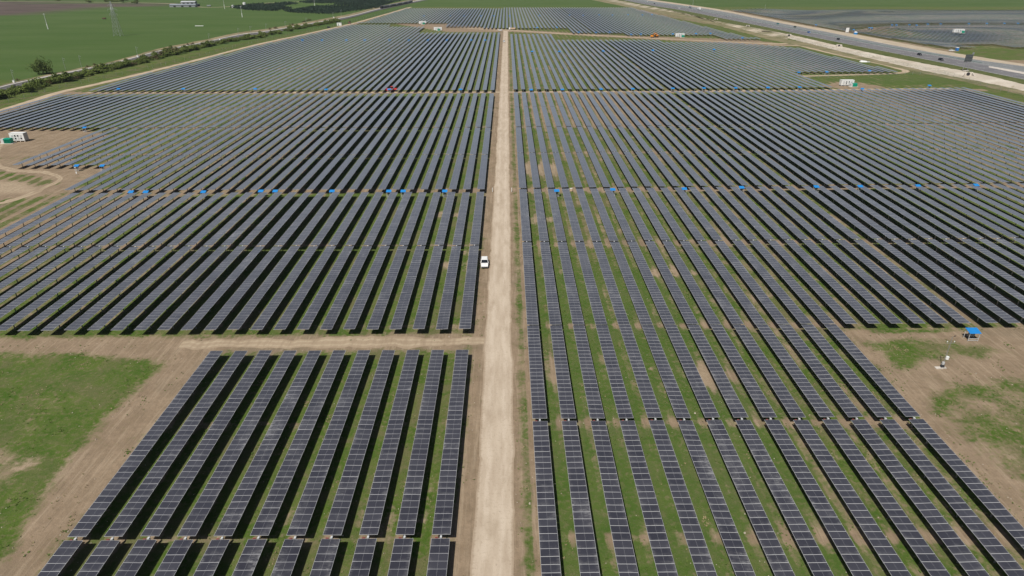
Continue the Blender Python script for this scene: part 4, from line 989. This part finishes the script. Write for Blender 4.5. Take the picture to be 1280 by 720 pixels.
for i, p in enumerate(hedge):
    px, py = PX(p)
    dens = 1.0 if px < 110 else .9 if px < 265 else .75 if px < 330 else .35 if px < 372 else .9 if px < 470 else .45
    for side in (-1, 0, 1):
        if rng.random() > dens or k >= 300: continue
        s = rng.choice((.42, .6, .75, .9, 1.0, 1.2)) * rng.uniform(.85, 1.1) * (1.05 if px < 260 else .95) * (1.45 if 203 < px < 213 else 1); k += 1
        q = p + Vector((side * 2.6 + rng.gauss(0, .9), rng.gauss(0, 1.2), 0))
        plant("shrub", SHR[rng.randrange(4)] if rng.random() < .88 else DRY[rng.randrange(2)], q, rng.random() * 6.28, (s, s, s * rng.uniform(.7, 1.0)), "leafy green shrub in the dense hedge strip between railway and perimeter fence", "shrub", "shrubs along the railway")
for x, y, s, lb_ in ((22, 101, .5, "low dark bush by the white trackside box beside the lone tree"), (110, 84.6, .6, "low brown bush at the railway edge right of the lone tree"), (119, 82, .6, "second low brown bush at the railway edge past the lone tree"), (236, 57, .8, "dark bush on the dry railway bank below the white strip"), (241, 55.8, .7, "smaller dark bush on the dry railway bank"),
                     (386, 26.5, 1.2, "brown bush on the railway bank before the orchard"), (381, 28, 1.0, "brown bush next to a bigger one before the orchard"), (345, 36, 1.0, "green bush at the railway's outer edge"), (338, 37, .8, "small green bush at the railway's outer edge"), (365, 31.6, .9, "brown bush alone on the pale railway bank")):
    plant("bush", DRY[0] if s < 1 else DRY[1], G(x, y), x, (s, s, s * .8), lb_, "bush", "bushes on the railway bank")
# far hedge bits along the ploughed field
for k, (x, y) in enumerate([(8, .4), (20, .2), (36, .4), (72, 1.2), (112, 3.0), (132, 2.4), (140, 2.3), (146, 2.6)]):
    plant("bush", SHR[k % 4], G(x, y), k, (1.9, 1.9, 1.1), "dark bush in the hedgerow behind the ploughed field", "bush", "bushes in the far hedgerow")
# orchard / plantation: a far mass nobody could count
ORCH = [[(-60, 12), (0, 9.5)], ]
polys = [[(313, 13.4), (330, 6.5), (362, 3.2), (372, 5), (352, 8.2), (366, 11), (345, 14)], [(352, 14.6), (395, 8.4), (445, 8.0), (478, 9.6), (440, 14.3), (412, 18), (372, 16.6)], [(372, 2.6), (398, .4), (440, -2), (486, -2), (478, 3), (430, 4.4), (385, 4.2)], [(415, 6.2), (450, 2.8), (500, 1.2), (474, 9.0), (440, 7.6)], [(286, 9.6), (312, 6.3), (330, 5), (322, 12), (308, 13)]]
mb = MB(); rng = random.Random(5); cnt = 0
for pl_ in polys:
    W_ = [(p.x, p.y) for p in polyline_world(pl_)]; xs_ = [p[0] for p in W_]; ys_ = [p[1] for p in W_]
    x = min(xs_)
    while x < max(xs_):
        y = min(ys_)
        while y < max(ys_):
            if sdist(np.array([x]), np.array([y]), W_)[0] > 0 and rng.random() < .93:
                h = rng.uniform(2.4, 4.2); cnt += 1
                foliage(mb, rng, (x + rng.gauss(0, .4), y + rng.gauss(0, .6), h * .5), (2.4, 2.4, h * .5), 16, .95)
            y += 5.2
        x += 5.0
tag(mb.build("orchard_trees", MT["orch"]), "dark blue green orchard plantation far across the meadow", "orchard", kind="stuff"); print("orchard", cnt)

# ------------------------------------------------------------------ masts, poles, pylon
def catenary(px, py, label, h=7.5):
    p = G(px, py); t = thing("railway_mast", p, label, "mast", "overhead line masts along the railway", R(-35))
    put("pole", ME_CM[0], t); put("arm", ME_CM[1], t); put("insulator", ME_CM[2], t)
mb = MB(); mb.bar((0, 0, 0), (0, 0, 7.8), .12, 0, 6, .08); a_ = mb.mesh("pole", MT["steel"])
mb = MB(); mb.bar((0, 0, 7.2), (3.2, 0, 7.4), .05); mb.bar((0, 0, 8.0), (3.0, 0, 7.4), .035); mb.bar((0, 0, 6.2), (2.6, 0, 6.1), .05); b2 = mb.mesh("arm", MT["steel"])
mb = MB(); mb.bar((2.9, 0, 6.9), (2.9, 0, 7.3), .08, 0, 8); c3 = mb.mesh("insulator", MT["grey"]); ME_CM = (a_, b2, c3)
where = ["beside the white box before the lone tree", "just past the lone tree", "second past the lone tree", "by the second white box", "where the dry bank begins", "beyond the dry bank's bushes", "by the dark shed of the railway bank", "by the pale bank", "before the green bushes at the railway edge", "before the orchard", "near the white box before the orchard", "last before the train"]
for k, (x, y) in enumerate([(18.5, 103.5), (82, 87), (102, 83.8), (172.5, 71.5), (262, 52.5), (298.5, 45.3), (313.5, 42.3), (333, 39), (357, 35.6), (383, 30.6), (416.5, 22.5), (426.5, 19.5)]): catenary(x, y, f"slender railway mast {where[k]}")
for x, y, w_ in ((18, 104, "at the foot of a railway mast by the lone tree"), (172.5, 72, "on the bank above the tall hedge shrubs"), (275, 50.5, "on the dry bank halfway along the railway"), (417.3, 22.8, "on the bank before the orchard")):
    t = thing("trackside_box", G(x, y), f"small white trackside box {w_}", "cabinet", "white trackside boxes"); mb = MB(); mb.box((0, 0, 1.0), (1.1, .8, 1.5)); mb.build("body", MT["white"], t); mb = MB(); mb.box((0, 0, .12), (1.4, 1.1, .24)); mb.build("foot", MT["concrete"], t); mb = MB(); mb.box((0, 0, 1.8), (1.3, 1.0, .1)); mb.build("lid", MT["offwhite"], t)
# lattice pylon
t = thing("lattice_pylon", G(148.3, 45), "tall grey lattice pylon standing in the green meadow", "pylon"); H_ = 33
def leg_pt(sx, sy, z): w = 3.0 * (1 - z / H_) + .35; return Vector((sx * w, sy * w, z))
cs = [(-1, -1), (1, -1), (1, 1), (-1, 1)]
for c_ in cs: mb = MB(); mb.bar(leg_pt(*c_, 0), leg_pt(*c_, H_), .14, 0, 5, .09); mb.build("leg", MT["steel"], t)
mb = MB(); zs = [0, 5, 9.5, 13.5, 17, 20, 22.8, 25.4, 28, 30.5, 33]
for a, b in zip(zs, zs[1:]):
    for i in range(4):
        p, q = cs[i], cs[(i + 1) % 4]; mb.bar(leg_pt(*p, a), leg_pt(*q, b), .06, 0, 4); mb.bar(leg_pt(*q, a), leg_pt(*p, b), .06, 0, 4); mb.bar(leg_pt(*p, b), leg_pt(*q, b), .06, 0, 4)
mb.build("bracing", MT["steel"], t)
for z, L_ in ((21, 4.2), (25.5, 5.0), (29.5, 3.6)):
    mb = MB()
    for sx in (-1, 1):
        for sy in (-.5, .5): mb.bar((0, sy, z), (sx * L_, 0, z + .2), .08, 0, 4)
        mb.bar((0, 0, z + 1.6), (sx * L_, 0, z + .2), .07, 0, 4)
    ca = mb.build("crossarm", MT["steel"], t)
    for sx in (-1, 1): mb = MB(); mb.bar((sx * L_ * .97, 0, z + .15), (sx * L_ * .97, 0, z - 1.6), .10, 0, 6); mb.build("insulator", MT["grey"], ca)
for x, y, h_, r_, lb_ in ((60.2, 36.5, 17, .45, "plain pale pole in the meadow before the lattice pylon"), (303, 21.6, 15, .5, "thick white based pole in the meadow before the orchard"), (281, 11.3, 20, .4, "pale tall pole by the farm lane"), (393.5, 8.4, 16, .45, "white pole among the orchard blocks"), (866, 6.5, 11, .25, "thin pole beyond the motorway near the trucks"), (956, 12, 9, .2, "thin pole in the meadow beyond the motorway")):
    p = G(x, y); t = thing("utility_pole", p, lb_, "pole"); mb = MB(); mb.bar((0, 0, 0), (0, 0, h_), r_ * .7, 0, 8, r_ * .4); mb.build("pole", MT["offwhite"], t)
    if r_ > .3:
        mb = MB(); mb.bar((0, 0, 0), (0, 0, h_ * .35), r_, 0, 8); mb.build("base", MT["white"], t)
        mb = MB(); mb.bar((-1.4, 0, h_ - .8), (1.4, 0, h_ - .8), .12, 0, 5); mb.build("crossarm", MT["offwhite"], t)

# ------------------------------------------------------------------ train, farm, roadside bits of the far fields
tr = smooth([G(x, y, .5) for x, y in [(476, 10.8), (500, 6.2), (525, .8), (560, -6)]], 2.0)
L_ = [0]
for a, b in zip(tr, tr[1:]): L_.append(L_[-1] + (b - a).length)
def on_track(s):
    for i in range(len(L_) - 1):
        if L_[i + 1] >= s: f = (s - L_[i]) / (L_[i + 1] - L_[i]); return tr[i].lerp(tr[i + 1], f), (tr[i + 1] - tr[i]).normalized()
    return tr[-1], (tr[-1] - tr[-2]).normalized()
t = None; s = 6; k = 0
t = thing("locomotive", on_track(s)[0], "dark locomotive at the near end of the freight train", "locomotive", None, math.atan2(on_track(s)[1].y, on_track(s)[1].x))
mb = MB(); mb.box((0, 0, 2.6), (13, 2.9, 2.6), 0, .96, .85); mb.build("body", MT["dark"], t); mb = MB(); mb.box((-6.0, 0, 3.1), (1.4, 2.7, 1.0)); mb.build("cab_window", MT["glass"], t); mb = MB(); mb.box((0, 0, 4.0), (9, 1.8, .3)); mb.build("roof", MT["grey"], t)
for x_ in (-4, 4): mb = MB(); mb.box((x_, 0, .7), (3.6, 2.2, 1.0)); mb.build("bogie", MT["dark"], t)
s += 17
while s < L_[-1] - 10 and k < 14:
    p, d = on_track(s); k += 1
    t = thing("tank_wagon", p, f"{ordinal(k)} dark tank wagon behind the locomotive", "wagon", "tank wagons of the freight train", math.atan2(d.y, d.x))
    mb = MB(); mb.bar((-6.4, 0, 2.6), (6.4, 0, 2.6), 1.5, 0, 16); mb.build("tank", MT["wagon"] if k % 3 else MT["grey"], t)
    mb = MB(); mb.box((0, 0, 1.0), (14.4, 2.4, .35)); mb.build("underframe", MT["dark"], t); mb = MB(); mb.bar((0, 0, 4.0), (0, 0, 4.4), .5, 0, 10); mb.build("dome", MT["grey"], t)
    for x_ in (-4.6, 4.6): mb = MB(); mb.box((x_, 0, .55), (2.6, 2.0, .8)); mb.build("bogie", MT["dark"], t)
    s += 15.2
def barn(px, py, L, Wd, H, rz, mat, label, wall="grey"):
    t = thing("barn", G(px, py), label, "barn", None, rz)
    mb = MB(); mb.box((0, 0, H * .35), (L, Wd, H * .7)); w_ = mb.build("wall", MT[wall], t)
    mb = MB(); r0 = [(-Wd / 2 - .5, H * .68), (0, H), (Wd / 2 + .5, H * .68), (Wd / 2 + .5, H * .68 + .25), (0, H + .3), (-Wd / 2 - .5, H * .68 + .25)]; mb.prism(r0, -L / 2 - .5, L / 2 + .5); mb.build("roof", MT[mat], t)
    for k in range(3): mb = MB(); mb.box((L * (k - 1) * .3, -Wd / 2 - .06, H * .28), (4, .1, H * .5)); mb.build("door", MT["dark"], t)
barn(230, 8.6, 44, 17, 4.8, .12, "roofmetal", "long farm shed with a grey sheet roof across the meadow")
barn(236.5, 5.0, 26, 14, 5.2, .1, "roofwhite", "shorter farm shed with a white roof behind the grey one")
t = thing("farm_lean_to", G(246, 8.1), "dark open lean-to at the end of the grey farm shed", "shed"); mb = MB(); mb.box((0, 0, 2), (9, 8, 4)); mb.build("wall", MT["dark"], t); mb = MB(); mb.box((0, 0, 4.1), (9.6, 8.6, .2)); mb.build("roof", MT["grey"], t)
t = thing("farm_trailer", G(261.5, 8.3), "grey farm trailer parked along the farm lane", "trailer"); mb = MB(); mb.box((0, 0, 1.8), (7, 2.4, 1.8)); mb.build("body", MT["grey"], t)
for x_ in (-2, 2): mb = MB(); mb.bar((x_, -1.2, .6), (x_, 1.2, .6), .6, 0, 12); mb.build("wheel", MT["dark"], t)
for x, y, s_, lb_ in ((291.5, 9.8, 1.0, "small white cube shaped tank by the farm lane"), (305.8, 7.4, 1.35, "larger white cube shaped tank at the orchard's corner")):
    t = thing("storage_tank", G(x, y), lb_, "tank", "white tanks by the orchard"); mb = MB(); mb.bar((0, 0, .3), (0, 0, 4.2 * s_), 2.1 * s_, 0, 16); mb.build("shell", MT["white"], t); mb = MB(); mb.bar((0, 0, 4.2 * s_), (0, 0, 4.8 * s_), 2.1 * s_, 0, 16, .4); mb.build("lid", MT["offwhite"], t); mb = MB(); mb.bar((0, 0, 0), (0, 0, .3), 2.4 * s_, 0, 16); mb.build("plinth", MT["concrete"], t)
t = thing("irrigation_pipe", G(249, 32.8), "short white pipe lying alone in the meadow", "pipe"); mb = MB(); mb.bar((-5, 0, .35), (5, 0, .35), .35, 0, 10); mb.build("tube", MT["white"], t); mb = MB(); mb.bar((5, 0, .35), (5.3, 0, .35), .5, 0, 10); mb.build("flange", MT["offwhite"], t)
t = thing("hay_wagon", G(130.5, 24), "small brown farm cart standing out in the meadow", "cart"); mb = MB(); mb.box((0, 0, 1.3), (4.5, 2.2, 1.2)); mb.build("body", MT["rust"], t)
for x_ in (-1.4, 1.4): mb = MB(); mb.bar((x_, -1.1, .5), (x_, 1.1, .5), .5, 0, 12); mb.build("wheel", MT["dark"], t)
t = thing("crash_barrier", (0, 0, 0), "long green steel crash barrier down the middle of the motorway", "barrier")
pts = smooth([G(x, y, HM) for x, y in eM if x < 1236], 8.0); mb = MB()
for a, b in zip(pts, pts[1:]): mb.bar((a.x, a.y, HM + .75), (b.x, b.y, HM + .75), .16, 0, 5)
mb.build("rail", MT["barrier"], t) if "barrier" in MT else mb.build("rail", paint("green_barrier", (.09, .19, .16), .5), t)
pm = MB(); pm.box((0, 0, .4), (.12, .12, .8)); me = pm.mesh("post", MT["steel"])
for k in range(0, len(pts), max(1, len(pts) // 95)): put("post", me, t, pts[k])

# ------------------------------------------------------------------ weeds and stones on the near ground
MT["stone"] = simple("field_stone", (.24, .20, .15), (.42, .37, .30), 2.0)
rng = random.Random(77); mb = MB(); ms = MB(); MT["weed"] = leaf_mat("weed_blades", (.055, .095, .014), (.11, .15, .035)); MT["dryweed"] = leaf_mat("dry_blades", (.20, .165, .085), (.27, .22, .12))
seeds = [(rng.uniform(-95, 115), 45 + 110 * rng.random() ** 1.6) for _ in range(900)]
for cx, cy in seeds:
    n = rng.randrange(3, 22); sp = rng.uniform(.3, 1.6); dryc = rng.random() < .35
    for _ in range(n):
        x, y = cx + rng.gauss(0, sp), cy + rng.gauss(0, sp * 1.5)
        if -4.8 < x < 1.2 or (-70 < x < -4 and 103.2 < y < 108): continue
        s = rng.uniform(.06, .19)
        for k in range(5):
            a = rng.random() * 6.28; d = Vector((math.cos(a), math.sin(a), 0)); w = Vector((-d.y, d.x, 0)) * s * .35
            b = Vector((x, y, 0)); tip = b + d * s + Vector((0, 0, s * rng.uniform(.5, 1.1)))
            mb.face([b - w, b + w, tip + w * .4, tip - w * .4], 1 if dryc else 0)
for _ in range(1500):
    x, y = rng.uniform(-100, 120), 45 + 100 * rng.random() ** 1.5; s = rng.uniform(.03, .11) * (1.8 if rng.random() < .04 else 1)
    q = [(s * math.cos(k * 1.257 + .3) * rng.uniform(.7, 1.2), s * math.sin(k * 1.257 + .3) * rng.uniform(.7, 1.2)) for k in range(5)]
    ms.hexa([(x + a, y + b, 0.0) for a, b in q], [(x + a * .6, y + b * .6, s * .8) for a, b in q])
tag(mb.build("weeds", [MT["weed"], MT["dryweed"]]), "scattered weed tufts on the bare soil and turf", kind="stuff")
tag(ms.build("pebbles", MT["stone"]), "loose pale pebbles strewn over the soil", kind="stuff")

# ------------------------------------------------------------------ the air
mb = MB(); mb.hexa([(-12000, -700, -1), (12000, -700, -1), (12000, 15000, -1), (-12000, 15000, -1)], [(-12000, -700, 72), (12000, -700, 72), (12000, 15000, 72), (-12000, 15000, 72)])
hm = bpy.data.materials.new("haze"); hm.use_nodes = True; hn = hm.node_tree; hn.nodes.clear()
hv = hn.nodes.new("ShaderNodeVolumePrincipled"); ho = hn.nodes.new("ShaderNodeOutputMaterial"); hn.links.new(hv.outputs[0], ho.inputs["Volume"])
hv.inputs["Density"].default_value = .000035; hv.inputs["Color"].default_value = (.80, .88, 1, 1); hv.inputs["Anisotropy"].default_value = .0
tag(mb.build("haze", hm), "thin bluish haze over the far fields", None, kind="stuff")
import OpenImageIO as oiio, numpy as np, sys
a=oiio.ImageBuf(sys.argv[1] if len(sys.argv)>1 else '/workdir/render_main.png').get_pixels(oiio.FLOAT)[...,:3]*255
s=a.shape[1]/1280
def top(x0,y0,x1,y1):
    p=a[int(y0*s):int(y1*s)+1,int(x0*s):int(x1*s)+1].reshape(-1,3); l=p.sum(1); o=p[np.argsort(l)]
    n=len(o); return 'lo',o[:max(1,n//8)].mean(0).round(),'med',np.median(p,0).round(),'hi',o[-max(1,n//4):].mean(0).round()
for nm,b in dict(far=(560,65,600,80),fourth=(560,120,600,150),third=(560,200,595,230),second=(540,330,590,400),near=(505,560,530,640),road=(600,560,630,640),farE=(1000,120,1200,150),meadowL=(60,50,130,70),meadowR=(1000,3,1200,10),soilR=(1200,460,1270,480),soilL=(140,560,170,600),grassL=(20,470,120,500)).items(): print(nm,*top(*b))
